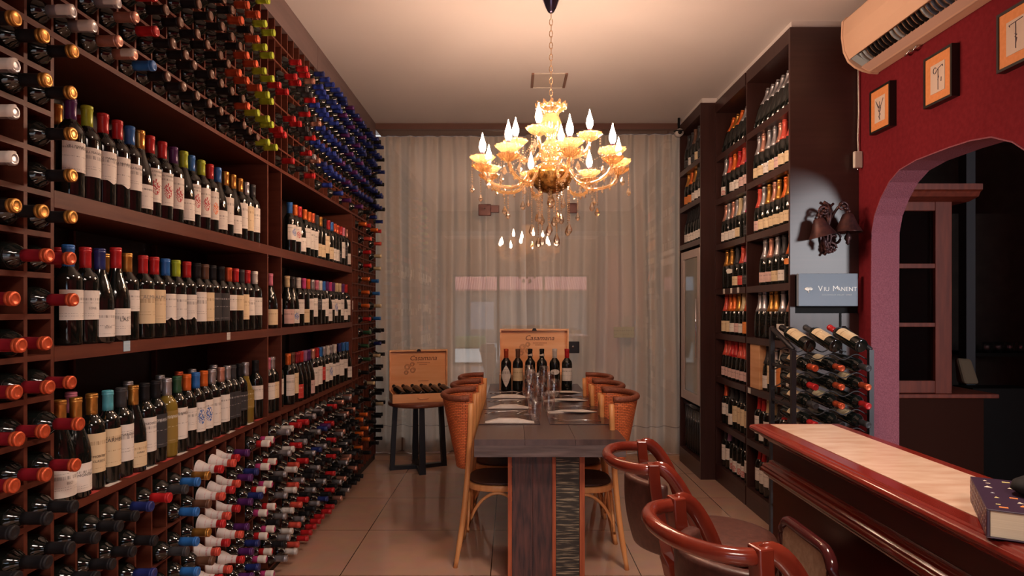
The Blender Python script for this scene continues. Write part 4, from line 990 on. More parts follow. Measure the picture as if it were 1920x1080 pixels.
MB().box(pxx(1830, D3), D3, pz(662, D3) - .03, pxx(1960, D3), D3 + .4, pz(662, D3)).build('board', M_dark, t)
MB().box(pxx(1830, D3), D3 + .4, 0, pxx(1960, D3), D3 + .43, 2.3).build('back', M_side, t)
M_gl = mix_shader('drinking_glass', [('Transparent', (.96, .96, .97), None, 0), ('Glossy', (1, 1, 1), .02, 'fresnel')])
tum = MB().lathe([(.028, 0), (.036, .09), (.034, .09), (.026, .006), (.0, .006)], 14).mesh('tumbler', M_gl)
for k in range(7):
    o = obj('tumbler', tum, None, loc=(pxx(1858 + 11 * k, D3), D3 + .06 + .05 * (k % 2), pz(662, D3) + .001)); tag(o, 'clear tumbler on the dim back bar shelf, %s from the post' % ORD[k + 1], 'glass', 'tumblers on the back bar shelf')
t = thing('cushion', 'dull tan and black folded cushions piled beyond the arch', 'cushion', (pxx(1840, 4.9), 4.95, pz(722, 4.9)))
MB().box(-.10, -.1, -.74, .35, .12, -.02).build('box_seat', M_dark, t)
MB().add([(-.09, 0, 0), (.03, 0, 0), (.02, .08, .19), (-.09, .08, .20), (-.09, .1, 0), (.03, .1, 0), (.02, .13, .18), (-.09, .13, .19)], [(0, 1, 2, 3), (7, 6, 5, 4), (0, 4, 5, 1), (1, 5, 6, 2), (2, 6, 7, 3), (3, 7, 4, 0)]).build('pillow', mat('tan_pillow', (.22, .16, .10), .8), t, bevel=.02)
# ------------------------------------------------------------------ chandelier
CX, CY = .213, 3.52
def crystal_mat(name, tint, wt, wg, wd):
    return mix_shader(name, [('Transparent', tint, None, 0), ('Translucent', tint, None, wd), ('Glossy', (1, .93, .82), .08, wg)])
M_cry = crystal_mat('amber_crystal', (1, .78, .50), 0, .38, .42)
M_bead = crystal_mat('clear_crystal', (1, .88, .74), 0, .45, .25)
M_gilt = varied('gilt_lattice', (.22, .09, .02), (.75, .42, .12), .25, (60, 60, 60), metal=.8)
M_sleeve = mat('candle_sleeve', (.05, .012, .03), .3)
M_bulb = emit('flame_bulb', (1.0, .66, .46), 135)
ch = thing('crystal_chandelier', 'lit amber crystal chandelier with twelve flame bulbs hanging over the dining table', 'chandelier', (CX, CY, 0))
MB().lathe([(.062, H), (.060, H - .03), (.045, H - .06), (.030, H - .10), (.016, H - .125), (.008, H - .13)], 20).build('ceiling_cup', mat('dark_chrome', (.10, .09, .16), .08, .9), ch)
cn = MB()
zc = H - .13; k = 0
while zc > 2.55:
    ring = []
    for i in range(12):
        a = 2 * PI * i / 12; u, v = .009 * math.cos(a), .019 * math.sin(a)
        ring.append((u, .002 * (k % 2), zc - .017 + v) if k % 2 else (0, u, zc - .017 + v))
    cn.tube(ring, .0022, 5, closed=True); zc -= .032; k += 1
cn.build('chain', mat('chain_brass', (.55, .36, .22), .3, .8), ch)
MB().lathe([(.004, 2.56), (.010, 2.545), (.030, 2.535), (.062, 2.528), (.072, 2.515), (.066, 2.50), (.045, 2.488), (.040, 2.47), (.052, 2.44), (.055, 2.41), (.040, 2.375), (.022, 2.35), (.030, 2.33), (.055, 2.31), (.060, 2.28), (.04, 2.25), (.03, 2.23), (.055, 2.21), (.085, 2.19), (.06, 2.17), (.035, 2.165)], 24, flute=.05, nf=12).build('crystal_stem', M_cry, ch)
cc = MB()
for i in range(12):
    a = 2 * PI * i / 12
    cc.tube([(.06 * math.cos(a), .06 * math.sin(a), 2.52), (.085 * math.cos(a), .085 * math.sin(a), 2.535), (.078 * math.cos(a), .078 * math.sin(a), 2.505)], .007, 5)
cc.build('crown_leaves', M_cry, ch)
MB().lathe([(.115, 2.165), (.112, 2.14), (.100, 2.105), (.080, 2.075), (.050, 2.055), (.015, 2.045), (0, 2.04)], 24, flute=.06, nf=12).build('centre_bowl', M_gilt, ch)
def dish_prof(r): return [(.012, -.022), (r * .35, -.018), (r * .7, -.004), (r * .95, .012), (r, .020), (r * .93, .018), (r * .66, .004), (r * .3, -.010), (.0, -.011)]
DISH = MB().lathe(dish_prof(.064), 48, flute=.11, nf=12).mesh('dish', M_cry)
BULB = MB().lathe([(.006, .052), (.010, .056), (.0165, .070), (.0185, .084), (.0165, .100), (.011, .118), (.006, .134), (.0025, .150), (0, .160)], 12).mesh('bulb', M_bulb)
SLV = MB().lathe([(.010, .0), (.0115, .004), (.0115, .050), (.008, .054)], 12).mesh('candle_sleeve', M_sleeve)
def bead_strand(m, pts, r=.0052, gap=.012):
    for a, b_ in zip(pts, pts[1:]):
        a, b_ = Vector(a), Vector(b_); n = max(1, int((b_ - a).length / gap))
        for i in range(n): m.lathe([(0, -r), (r, 0), (0, r)], 5, a + (b_ - a) * (i / n), smooth=False)
def drop(m, p, s=1.0): m.lathe([(0, .0), (.003 * s, -.004 * s), (.010 * s, -.022 * s), (.0105 * s, -.028 * s), (.006 * s, -.036 * s), (0, -.040 * s)], 6, p, smooth=False)
lower = [(5, .375), (-38, .38), (-80, .39), (-128, .375), (-172, .375), (150, .40), (105, .38), (52, .40)]
upper = [(-20, .215), (-112, .20), (160, .205), (70, .20)]
armn = 0
for tier, arr in ((0, lower), (1, upper)):
    for deg, rad in arr:
        a = math.radians(deg); zt = 2.215 if tier == 0 else 2.335; za = 2.15 if tier == 0 else 2.23
        def P(r, z): return (r * math.cos(a), r * math.sin(a), z)
        low = zt - (.14 if tier == 0 else .10)
        am = MB(); pts = bez(P(.05, za), P(rad * .38, za + .10), P(rad * .30, low - .03), P(rad * .68, low), 10)[:-1] + bez(P(rad * .68, low), P(rad * .92, low + .01), P(rad, low + .05), P(rad, zt - .02), 9)
        am.tube(pts, .0095, 7)
        arm = am.build('arm', M_cry, ch)
        dd = obj('dish', DISH, arm, loc=P(rad, zt)); d2 = obj('candle_sleeve', SLV, arm, loc=P(rad, zt - .01)); bb = obj('bulb', BULB, arm, loc=P(rad, zt - .01))
        if tier == 0:
            d3 = obj('dish', DISH, arm, loc=P(rad, zt - .042)); d3.scale = (.85, .85, .9)
        for q in (0, 2.1, 4.2):
            pe = MB(); c0_ = Vector(P(rad, zt)) + Vector((.056 * math.cos(q + a), .056 * math.sin(q + a), .0)); L = (.13 if q == 0 else .07) if tier == 0 else .055
            bead_strand(pe, [c0_, c0_ - Vector((0, 0, L))]); drop(pe, c0_ - Vector((0, 0, L)), 1.2); pe.build('pendant_strand', M_bead, arm)
        if tier == 0:
            pe = MB(); m_ = Vector(P(rad * .68, low)); bead_strand(pe, [m_, m_ - Vector((0, 0, .10))]); drop(pe, m_ - Vector((0, 0, .10)), 1.3); pe.build('pendant_strand', M_bead, arm)
            g = [Vector(P(.06 + (rad - .11) * u, 2.40 + (zt - 2.40) * u - .10 * math.sin(PI * u))) for u in [i / 10 for i in range(11)]]
            pe = MB(); bead_strand(pe, g, .0042, .0115); pe.build('bead_garland', M_bead, arm)
        pe = MB()
        for kk in range(3, len(pts) - 2, 2):
            q_ = Vector(pts[kk]); pe.lathe([(0, -.012), (.0085, 0), (0, .012)], 5, q_ + Vector((0, 0, -.018)), smooth=False); pe.lathe([(0, -.008), (.007, 0), (0, .008)], 5, q_ + Vector((.006, .004, .014)), smooth=False)
        pe.build('crystal_beading', M_bead, arm)
for i in range(14):
    a = 2 * PI * i / 14; r_ = .105 if i % 2 else .055; L = .16 + .06 * (i % 3); cp = MB()
    p = Vector((r_ * math.cos(a), r_ * math.sin(a), 2.10)); bead_strand(cp, [p, p - Vector((0, 0, L))], .0058); drop(cp, p - Vector((0, 0, L)), 1.6); cp.build('pendant_strand', M_bead, ch)
cp = MB(); drop(cp, Vector((0, 0, 2.05)), 2.2); cp.build('centre_drop', M_bead, ch)

# ------------------------------------------------------------------ dining table
TZ, TX0, TX1, TY0, TY1 = .76, -.1905, .574, 3.246, 5.64
M_top = varied('table_top_wood', (.055, .034, .032), (.13, .080, .072), .24, (22, 2.5, 10), lo=.25, hi=.8, bump=.12, r2=.42)
M_edge = varied('table_edge_wood', (.075, .055, .058), (.19, .145, .145), .6, (5, 5, 40), lo=.3, hi=.75, bump=.25)
M_legd = varied('leg_dark_plank', (.035, .022, .024), (.15, .06, .05), .5, (60, 60, 7), lo=.35, hi=.75, bump=.3)
M_legr = varied('leg_red_edge', (.34, .075, .03), (.55, .15, .06), .55, (50, 50, 6), lo=.35, hi=.75)
M_legs = varied('leg_scraped_plank', (.035, .032, .028), (.42, .36, .25), .6, (9, 9, 120), lo=.50, hi=.68, bump=.3)
tb = thing('dining_table', 'long dark reclaimed-wood dining table with slab legs set for six', 'table')
tp = MB(); xs = [TX0, TX0 + .255, TX0 + .51, TX1]
for a, b_ in zip(xs, xs[1:]): tp.box(a + .0008, TY0 + .001, TZ - .03, b_ - .0008, TY1 - .001, TZ)
tp.build('table_top', M_top, tb)
MB().box(TX0, TY0, TZ - .089, TX1, TY0 + .05, TZ - .0305).box(TX0, TY1 - .05, TZ - .089, TX1, TY1, TZ - .0305).box(TX0, TY0 + .05, TZ - .089, TX0 + .05, TY1 - .05, TZ - .0305).box(TX1 - .05, TY0 + .05, TZ - .089, TX1, TY1 - .05, TZ - .0305).build('apron', M_edge, tb)
for y0_ in (3.345, 5.38):
    lg = MB(); lx = -.022
    for wd, mi, dy in ((.022, 1, 0), (.108, 0, .004), (.100, 0, .003), (.020, 1, -.002), (.122, 2, .002), (.028, 1, -.001)):
        lg.box(lx + .0008, y0_ + dy, 0, lx + wd - .0008, y0_ + .10, TZ - .031, mi); lx += wd
    lg.build('slab_leg', [M_legd, M_legr, M_legs], tb)
MB().box(.136, 3.446, .10, .178, 5.379, .17).build('stretcher', M_legd, tb)

M_matb = varied('placemat_brown', (.050, .026, .026), (.075, .040, .038), .22, (90, 90, 90))
M_nap = varied('napkin_white', (.78, .72, .66), (.88, .82, .76), .85, (30, 30, 30))
seats = [(3.655, 4.16), (4.185, 4.66), (4.685, 5.09)]
pos = ('nearest', 'middle', 'farthest')
for i, (ya, yb) in enumerate(seats):
    for s, (xa, xb) in ((-1, (TX0 + .004, .160)), (1, (.214, TX1 - .004))):
        side = 'bottle-wall side' if s < 0 else 'bar side'
        o = MB().box(xa, ya, TZ + .0005, xb, yb, TZ + .0045).build('placemat', M_matb, bevel=.001); tag(o, 'dark brown placemat at the %s place on the %s of the table' % (pos[i], side), 'placemat', 'placemats on the dining table')
        zz = TZ + .0048
        n0 = MB(); hh = .022
        if s < 0:
            yc = ya + .055
            n0.add([(xa + .03, yc - .03, zz), (xb - .03, yc - .035, zz), (xb - .03, yc + .03, zz), (xa + .03, yc + .035, zz), (xa + .11, yc - .02, zz + hh), (xb - .13, yc - .022, zz + hh), (xb - .13, yc + .02, zz + hh), (xa + .11, yc + .022, zz + hh)], [(3, 2, 1, 0), (4, 5, 6, 7), (0, 1, 5, 4), (1, 2, 6, 5), (2, 3, 7, 6), (3, 0, 4, 7)])
            fy = yb - .12
        else:
            yc = yb - .10
            n0.add([(xa + .01, yc - .03, zz), (xb - .03, yc + .01, zz), (xb - .03, yc + .035, zz), (xa + .01, yc + .035, zz), (xa + .08, yc - .01, zz + .008), (xb - .14, yc - .055, zz + .010), (xb - .12, yc + .02, zz + .016), (xa + .10, yc + .025, zz + .014)], [(3, 2, 1, 0), (4, 5, 6, 7), (0, 1, 5, 4), (1, 2, 6, 5), (2, 3, 7, 6), (3, 0, 4, 7)])
            fy = ya + .085
        o = n0.build('folded_napkin', M_nap, bevel=.003); tag(o, 'white folded napkin on the %s %s placemat' % (pos[i], side), 'napkin', 'folded napkins')
        fk = MB(); z1 = zz + .004
        if s < 0: pts = [(xa + .06, fy - .01, z1), (xa + .10, fy, z1 + .004), (xa + .20, fy + .012, z1 + .008), (xa + .25, fy - .004, z1 + .002)]
        else: pts = [(xa + .05, fy + .05, z1 + .003), (xa + .10, fy - .005, z1 + .001), (xa + .20, fy - .004, z1 + .006), (xa + .30, fy - .02, z1 + .001)]
        fk.tube(pts, [.005, .0028, .003, .0055], 8, sy=.6)
        e = Vector(pts[0]); dr = (Vector(pts[0]) - Vector(pts[1])).normalized(); sd = Vector((-dr.y, dr.x, 0))
        for q in (-1.5, -.5, .5, 1.5): fk.tube([e, e + sd * q * .0045 + dr * .012, e + sd * q * .005 + dr * .045], .0012, 5)
        o = fk.build('fork', M_silver); tag(o, 'steel fork on the %s %s placemat' % (pos[i], side), 'fork', 'forks on the placemats')
        if s < 0:
            kn = MB(); kn.tube([(xb - .13, fy - .055, z1), (xb - .085, fy - .01, z1 + .008), (xb - .03, fy + .06, z1 + .014)], [.0045, .005, .004], 8, sy=.5)
            o = kn.build('knife', M_silver); tag(o, 'steel knife leaning on the %s %s placemat' % (pos[i], side), 'knife', 'knives on the placemats')
# glassware
M_cup = mix_shader('glassware', [('Transparent', (.985, .985, .99), None, 0), ('Glossy', (.95, .96, 1), .03, .05), ('Glossy', (1, 1, 1), .01, 'fresnel')])
WG = MB().lathe([(.034, 0), (.033, .002), (.010, .006), (.0040, .012), (.0036, .085), (.008, .095), (.026, .108), (.038, .128), (.041, .150), (.038, .180), (.031, .212), (.0298, .212), (.0368, .180), (.0396, .150), (.0366, .130), (.024, .111), (.0, .101)], 22).mesh('wine_glass', M_cup)
TG = MB().lathe([(.030, 0), (.033, .003), (.038, .05), (.039, .09), (.036, .125), (.0345, .125), (.0372, .09), (.0365, .05), (.031, .012), (0, .010)], 22).mesh('water_glass', M_cup)
gl = [('T', .134, 3.77), ('W', .105, 3.99), ('W', .262, 4.03), ('T', .235, 4.12), ('T', .128, 4.30), ('W', .175, 4.42), ('W', .26, 4.50), ('T', .215, 4.60), ('W', .14, 4.72), ('T', .20, 4.84), ('W', .245, 4.95), ('W', .13, 5.02)]
nt = nw = 0
for kd, x, y in gl:
    if kd == 'T': nt += 1; o = obj('water_glass', TG, None, loc=(x, y, TZ + .005 if x < .16 or x > .214 else TZ + .0005)); tag(o, 'clear tapered water glass on the dining table, %s from the near end' % ORD[nt], 'glass', 'water glasses on the table')
    else: nw += 1; o = obj('wine_glass', WG, None, loc=(x, y, TZ + .005)); tag(o, 'clear stemmed wine glass on the dining table, %s from the near end' % ORD[nw], 'glass', 'wine glasses on the table')
# six bottles at the table end
six = [(949, 'copper', 'white', 'diamond'), (971, 'brown', 'cream', 'std'), (994, 'black', 'white', 'oval'), (1016, 'black', None, 'std'), (1040, 'white', 'white', 'oval'), (1063, 'red', 'white', 'std')]
desc = ['copper-capped bottle with white diamond label', 'brown-capped bottle with square cream label', 'black-capped bottle with small pale oval label and white neck band', 'black-capped bottle without a front label', 'white-capped bottle with wide white label', 'red-capped bottle with square white label']
for (px, cap, lab, ls), dsc in zip(six, desc):
    y = 5.16; stand_bottle('bordeaux', pxx(px, y), y, TZ, -PI / 2, cap, lab, ls, dsc + ' at the table end', 'bottles in front of the open box', scale=1.12)
for px in (994, 1016):
    y = 5.16; o = MB().lathe([(.0180, -.012), (.0178, .012)], 16).build('neck_band', M_paper, None, loc=(pxx(px, y), y, TZ + .287)); o.rotation_euler = (.35, .35, 0)
    o.parent = [q for q in COL.objects if q.get('label', '').startswith('black-capped bottle with small' if px == 994 else 'black-capped bottle without')][0]
    par = o.parent; o.location = (0, 0, .256); o.scale = (.95,) * 3
# open wooden wine boxes
M_box = varied('open_box_wood', (.80, .33, .13), (.98, .60, .32), .32, (1.2, 30, 16), lo=.25, hi=.75)
M_burn = mat('burnt_lettering', (.13, .035, .02), .6); M_burn2 = mat('burnt_ornament', (.36, .10, .05), .6)
def wine_box(label, loc, rz, L, Dp, hb, hl, inner_bottles):
    t = thing('wine_box', label, 'box', loc, rz); w = .014; hx = L / 2
    b_ = MB(); b_.box(-hx, 0, 0, hx, Dp, .008); b_.box(-hx, 0, .008, hx, w, hb); b_.box(-hx, Dp - w, .008, hx, Dp, hb); b_.box(-hx, w, .008, -hx + w, Dp - w, hb); b_.box(hx - w, w, .008, hx, Dp - w, hb)
    b_.build('tray', M_box, t)
    cr_ = MB()
    for yy in (Dp * .30, Dp * .72):
        poly = [(-hx + w, .008), (hx - w, .008), (hx - w, hb * .6)]
        for i in range(48, -1, -1):
            u = i / 48; poly.append((-hx + w + (L - 2 * w) * u, hb * (.55 if inner_bottles else .98) - .022 * abs(math.sin(PI * 6 * u))))
        cr_.prism(poly, 'y', yy, yy + .010)
    cr_.build('bottle_cradle', M_box, t)
    ld = MB(); y0_ = Dp + .002
    ld.box(-hx, y0_, hb - .02, hx, y0_ + .010, hb - .02 + hl)
    ld.box(-hx, y0_ - .035, hb - .02 + hl - .014, hx, y0_, hb - .02 + hl); ld.box(-hx, y0_ - .035, hb, -hx + .012, y0_, hb - .02 + hl - .014); ld.box(hx - .012, y0_ - .035, hb, hx, y0_, hb - .02 + hl - .014)
    lid = ld.build('lid', M_box, t)
    MB().prism([(-.022, 0), (.022, 0), (.010, .022), (-.010, .022)], 'y', y0_ - .040, y0_ - .036, m=0).build('clasp', M_iron, lid, loc=(0, 0, hb - .02 + hl - .016))
    vs, fs = text_geo('Casamana', .062); zt = hb + hl - .10
    MB().add([(.05 + a + .25 * q, y0_ - .0012, zt + q) for a, q, _ in vs], fs).build('lettering', M_burn, lid)
    for k, (wd, dz) in enumerate(((.12, -.045), (.08, -.062), (.10, -hl * .55))):
        s = MB()
        for j in range(int(wd / .012)): s.box(.05 - wd / 2 + j * .012, y0_ - .0014, zt + dz, .05 - wd / 2 + j * .012 + .008, y0_ - .0004, zt + dz + .006)
        s.build('small_print', M_burn2, lid)
    s = MB()
    for cx, cz, r in ((-.10, -.08, .03), (-.055, -.055, .022), (-.05, -.11, .028), (-.11, -.13, .022)):
        s.tube([(cx + q[0], y0_ - .002, zt + cz + q[1]) for q in [(r * (1 - .6 * i / 20) * math.cos(.7 * i), r * (1 - .6 * i / 20) * math.sin(.7 * i)) for i in range(21)]], .0016, 4)
    s.build('grape_ornament', M_burn2, lid)
    MB().tube([(-.05, -.004, hb * .52), (-.035, -.009, hb * .42), (.035, -.009, hb * .42), (.05, -.004, hb * .52)], .004, 6).build('front_handle', M_box, t)
    return t
wine_box('open pine wine box with printed lid standing behind six bottles on the dining table', (.19, 5.22, TZ), 0, .585, .30, .12, .385, False)
# round side table with the second box
TC = (-.83, 5.74)
M_rnd = varied('round_top_wood', (.16, .045, .025), (.24, .08, .045), .3, (3, 30, 3))
t = thing('side_table', 'round wooden side table with black flat-bar legs standing by the curtain', 'side table', (TC[0], TC[1], 0))
MB().lathe([(.262, .568), (.270, .574), (.270, .594), (.264, .600)], 48).build('table_top', M_rnd, t)
for k in range(4):
    a = math.radians(-74 + 90 * k + (8 if k == 1 else 0)); ca, sa = math.cos(a), math.sin(a)
    lg = MB(); lg.xf = Matrix.Rotation(a, 4, 'Z')
    lg.add([(.215, -.028, 0), (.255, -.028, 0), (.255, .028, 0), (.215, .028, 0), (.185, -.02, .566), (.225, -.02, .566), (.225, .02, .566), (.185, .02, .566)], [(3, 2, 1, 0), (4, 5, 6, 7), (0, 1, 5, 4), (1, 2, 6, 5), (2, 3, 7, 6), (3, 0, 4, 7)])
    lg.box(.0, -.026, 0, .22, .026, .032)
    lg.build('leg', M_iron, t)
WB = wine_box('open pine wine box holding six bottles on the round side table', (-.772, 5.618, .601), math.radians(16), .53, .32, .075, .385, True)
for k in range(6):
    lx = -.215 + .083 * k
    o = bpy.data.objects.new('wine_bottle', BODY['bordeaux']); COL.objects.link(o)
    Mx = Matrix.Translation(Vector((-.772, 5.618, .601))) @ Matrix.Rotation(math.radians(16), 4, 'Z')
    o.location = Mx @ Vector((lx + .045, .022, .062)); o.rotation_euler = (math.radians(-79), 0, math.radians(16 + 12)); o.scale = (.93,) * 3
    tag(o, 'tan-labelled bottle lying in the box on the side table, %s from the left' % ORD[k + 1], 'wine bottle', 'bottles in the side table box')
    c = bpy.data.objects.new('capsule', CAPMESH['bordeaux']); COL.objects.link(c); c.parent = o; setm(c, CAPM['black'])
    l = bpy.data.objects.new('label', LM['bordeaux']['tall']); COL.objects.link(l); l.parent = o; setm(l, LABM['cream'][k % 4]); l.rotation_euler = (0, 0, PI / 2)

# ------------------------------------------------------------------ rattan chairs
M_bent = varied('bentwood', (.72, .30, .10), (.88, .45, .18), .35, (40, 40, 4), lo=.3, hi=.75)
M_rim = varied('bound_rim', (.20, .055, .028), (.30, .09, .045), .5, (120, 120, 120), bump=.4)
M_seatb = varied('chair_seat', (.045, .014, .010), (.09, .03, .02), .5, (160, 160, 160), bump=.3)
M_rat = mat('rattan_weave', (.5, .17, .07), .5)
def rattan():
    m = M_rat; b = m.node_tree.nodes['Principled BSDF']; tc = nd(m, 'ShaderNodeTexCoord')
    br = nd(m, 'ShaderNodeTexBrick'); br.inputs['Scale'].default_value = 1; br.inputs['Brick Width'].default_value = .026; br.inputs['Row Height'].default_value = .0095; br.inputs['Mortar Size'].default_value = .0014; br.inputs['Mortar Smooth'].default_value = .8
    br.inputs['Color1'].default_value = (.88, .24, .075, 1); br.inputs['Color2'].default_value = (.70, .16, .05, 1); br.inputs['Mortar'].default_value = (.09, .02, .01, 1)
    lk(m, tc.outputs['UV'], br.inputs['Vector']); lk(m, br.outputs['Color'], b.inputs['Base Color'])
    bp = nd(m, 'ShaderNodeBump'); bp.inputs['Strength'].default_value = .8; bp.inputs['Distance'].default_value = .004; bp.invert = True
    lk(m, br.outputs['Fac'], bp.inputs['Height']); lk(m, bp.outputs[0], b.inputs['Normal'])
rattan()
def back_pt(th, v):
    # v 0 bottom .. 1 top ; th -1..1 round the back
    z = .535 + .385 * v
    dep = .065 + .095 * (v ** 1.4); wid = .165 + .035 * v
    a = th * PI / 2
    bul = .012 * math.sin(PI * v)
    return Vector((-.150 - .015 * (1 - v) - (dep + bul) * math.cos(a) ** .8 if abs(th) < .999 else -.150 - .015 * (1 - v), wid * math.sin(a), z))
def build_chair(loc, rz, label):
    t = thing('rattan_chair', label, 'chair', loc, rz, 'rattan chairs round the dining table')
    g = MB(); nu, nv = 28, 10
    g.grid(lambda u, v: back_pt(-1 + 2 * u, v), nu, nv)
    me = g.mesh('rattan_back', M_rat); uv = me.uv_layers.new(name='UV')
    for p in me.polygons:
        for li in p.loop_indices:
            vi = me.loops[li].vertex_index; u = vi // (nv + 1) / nu; v = (vi % (nv + 1)) / nv
            uv.data[li].uv = (u * .56, v * .40)
    obj('rattan_back', me, t, solid=.012)
    MB().tube([back_pt(-1 + 2 * i / 28, 1) + Vector((0, 0, .006)) for i in range(29)], .017, 9).build('top_rim', M_rim, t)
    for s in (-1, 1):
        lg = MB(); lg.tube(bez((-.225, s * .190, 0), (-.19, s * .187, .20), (-.150, s * .185, .45), (-.140, s * .196, .90), 16), [.013] * 3 + [.016] * 14, 8); lg.build('rear_leg', M_bent, t)
        fl = MB(); fl.tube(bez((.20, s * .180, 0), (.185, s * .178, .15), (.175, s * .172, .30), (.172, s * .168, .43), 8), .015, 8); fl.build('front_leg', M_bent, t)
        br = MB(); br.tube([(.172 - .33 * u, s * .178, .19 + .215 * math.sin(PI * min(max(u, 0), 1)) ** .55) for u in [i / 16 for i in range(17)]], .009, 7); br.build('arched_brace', M_bent, t)
    br = MB(); br.tube([(-.155, -.178 + .356 * u, .20 + .20 * math.sin(PI * u) ** .6) for u in [i / 16 for i in range(17)]], .009, 7); br.build('arched_brace', M_bent, t)
    def ring(r): return [(r[0] * math.copysign(abs(math.cos(a)) ** .75, math.cos(a)) + .012, r[1] * math.copysign(abs(math.sin(a)) ** .75, math.sin(a))) for a in [2 * PI * i / 32 for i in range(32)]]
    MB().prism(ring((.185, .190)), 'z', .412, .445, smooth=True).build('seat_frame', M_bent, t, bevel=.005)
    MB().prism(ring((.172, .177)), 'z', .4455, .458, smooth=True).build('seat', M_seatb, t, bevel=.004)
    return t
for i, y in enumerate((3.695, 4.155, 4.62)):
    build_chair((.400, y, 0), PI, 'woven rattan bentwood chair on the bar side of the table, %s' % ('nearest the camera', 'in the middle', 'farthest away')[i])
for i, y in enumerate((3.725, 4.165, 4.61)):
    build_chair((-.085 + (.012 * i), y, 0), 0, 'woven rattan bentwood chair on the bottle-wall side of the table, %s' % ('nearest the camera', 'in the middle', 'farthest away')[i])

# ------------------------------------------------------------------ bar counter
M_mah = varied('red_mahogany', (.115, .010, .007), (.21, .022, .012), .16, (6, 1.2, 40), lo=.3, hi=.75)
M_mahd = varied('dark_mahogany_panel', (.040, .004, .004), (.065, .008, .006), .28, (3, 3, 20))
M_marble = varied('bar_marble', (.48, .29, .20), (.62, .45, .34), .20, (7, 26, 5), lo=.3, hi=.7, detail=9)
br = thing('bar_counter', 'glossy red mahogany bar counter with a pale marble inset top', 'bar counter')
BX0, BX1, BY0, BY1 = .866, 1.185, .25, 2.36
MB().box(.93, BY0, 0, 1.15, BY1 - .06, .945).build('front_panel', M_mahd, br)
# moulded edge, swept round the front and the far end
def sweep(profile, name, m, inset=0.0):
    """profile: (out, z) pairs, out is measured outward from the panel face"""
    mb = MB(); px_, py_ = .93, BY1 - .06
    path = [lambda o: (px_ - o, BY0), lambda o: (px_ - o, py_ + o), lambda o: (1.15 + min(o, .035), py_ + o), lambda o: (1.15 + min(o, .035), BY0)]
    n = len(profile); vs = [(*f(o), z) for f in path for o, z in profile]
    fs = [(k * n + i, k * n + (i + 1) % n, (k + 1) * n + (i + 1) % n, (k + 1) * n + i) for k in range(3) for i in range(n)]
    fs += [tuple(range(n)), tuple(3 * n + i for i in range(n - 1, -1, -1))]
    mb.add(vs, fs, 0, False); return mb.build(name, m, br, bevel=.002)
sweep([(0, .945), (.012, .945), (.016, .952), (.026, .956), (.034, .964), (.036, .970), (.050, .972), (.060, .978), (.064, .986), (.060, .994), (.052, .998), (.046, .9985), (.040, 1.001), (.0, 1.001), (-.02, 1.001), (-.02, .945)], 'moulded_edge', M_mah)
sweep([(-.001, .812), (.010, .812), (.014, .820), (.020, .823), (.022, .830), (.030, .833), (.033, .840), (.033, .848), (.028, .853), (.030, .858), (.022, .864), (.012, .868), (.010, .876), (-.001, .880)], 'waist_moulding', M_mah)
MB().box(.951, BY0, .946, 1.150, BY1 - .081, .9992).build('core', M_mahd, br)
MB().box(.930, BY0, .9992, 1.1495, BY1 - .035, 1.0024).build('marble_top', M_marble, br)
sweep([(-.001, 0), (.012, 0), (.012, .09), (.004, .10), (-.001, .10)], 'base_board', M_mah)
# book on the counter
M_cov = mat('book_cover_purple', (.038, .020, .040), .3); M_pg = varied('book_pages', (.50, .42, .30), (.60, .52, .38), .8, (2, 2, 400))
bk = thing('hardback_book', 'thick dark purple hardback with coloured cover marks lying on the bar', 'book', (.862, 1.172, 1.003), math.radians(-30))
bw, bl, bt = .215, .262, .053
MB().box(.006, .004, .003, bw - .004, bl - .004, bt - .003).build('pages', M_pg, bk)
cv = MB(); cv.box(0, 0, 0, bw, bl, .003); cv.box(0, 0, bt - .003, bw, bl, bt); cv.box(0, 0, .003, .005, bl, bt - .003); cv.build('cover', M_cov, bk, bevel=.0012)
rr = random.Random(5); cols = [mat('mark_orange', (.75, .22, .06), .5), mat('mark_cream', (.66, .56, .44), .5), mat('mark_yellow', (.6, .5, .2), .5), mat('mark_grey', (.4, .38, .4), .5)]
mk = MB()
for i in range(6):
    for j in range(9):
        if rr.random() < .5: continue
        x, y = .025 + i * .034 + rr.uniform(-.006, .006), .02 + j * .027 + rr.uniform(-.005, .005); s_ = rr.uniform(.003, .007); c = rr.randrange(4)
        if rr.random() < .4: mk.prism([(x - s_, y - s_), (x + s_, y - s_), (x, y + s_)], 'z', bt + .0001, bt + .0006, m=c)
        else: mk.box(x - s_, y - s_ * .5, bt + .0001, x + s_, y + s_ * .5, bt + .0006, c)
mk.build('cover_marks', cols, bk)
sm = MB()
for j in range(13):
    for i in range(4): sm.box(-.0006, .010 + j * .0195, .006 + i * .012, -.0001, .022 + j * .0195, .014 + i * .012, 3 if (i + j) % 3 else 1)
sm.build('spine_pattern', [cols[0], mat('spine_tan', (.30, .17, .13), .5), cols[2], mat('spine_mauve', (.20, .11, .12), .5)], bk)
o = MB().lathe([(0, 0), (.05, .002), (.065, .012), (.06, .026), (.04, .036), (0, .040)], 20).build('black_pouch', M_dark, None, loc=(1.035, 1.245, 1.003 + bt + .001)); o.scale = (1.0, .75, 1); tag(o, 'small soft black pouch lying on the purple book', 'pouch')

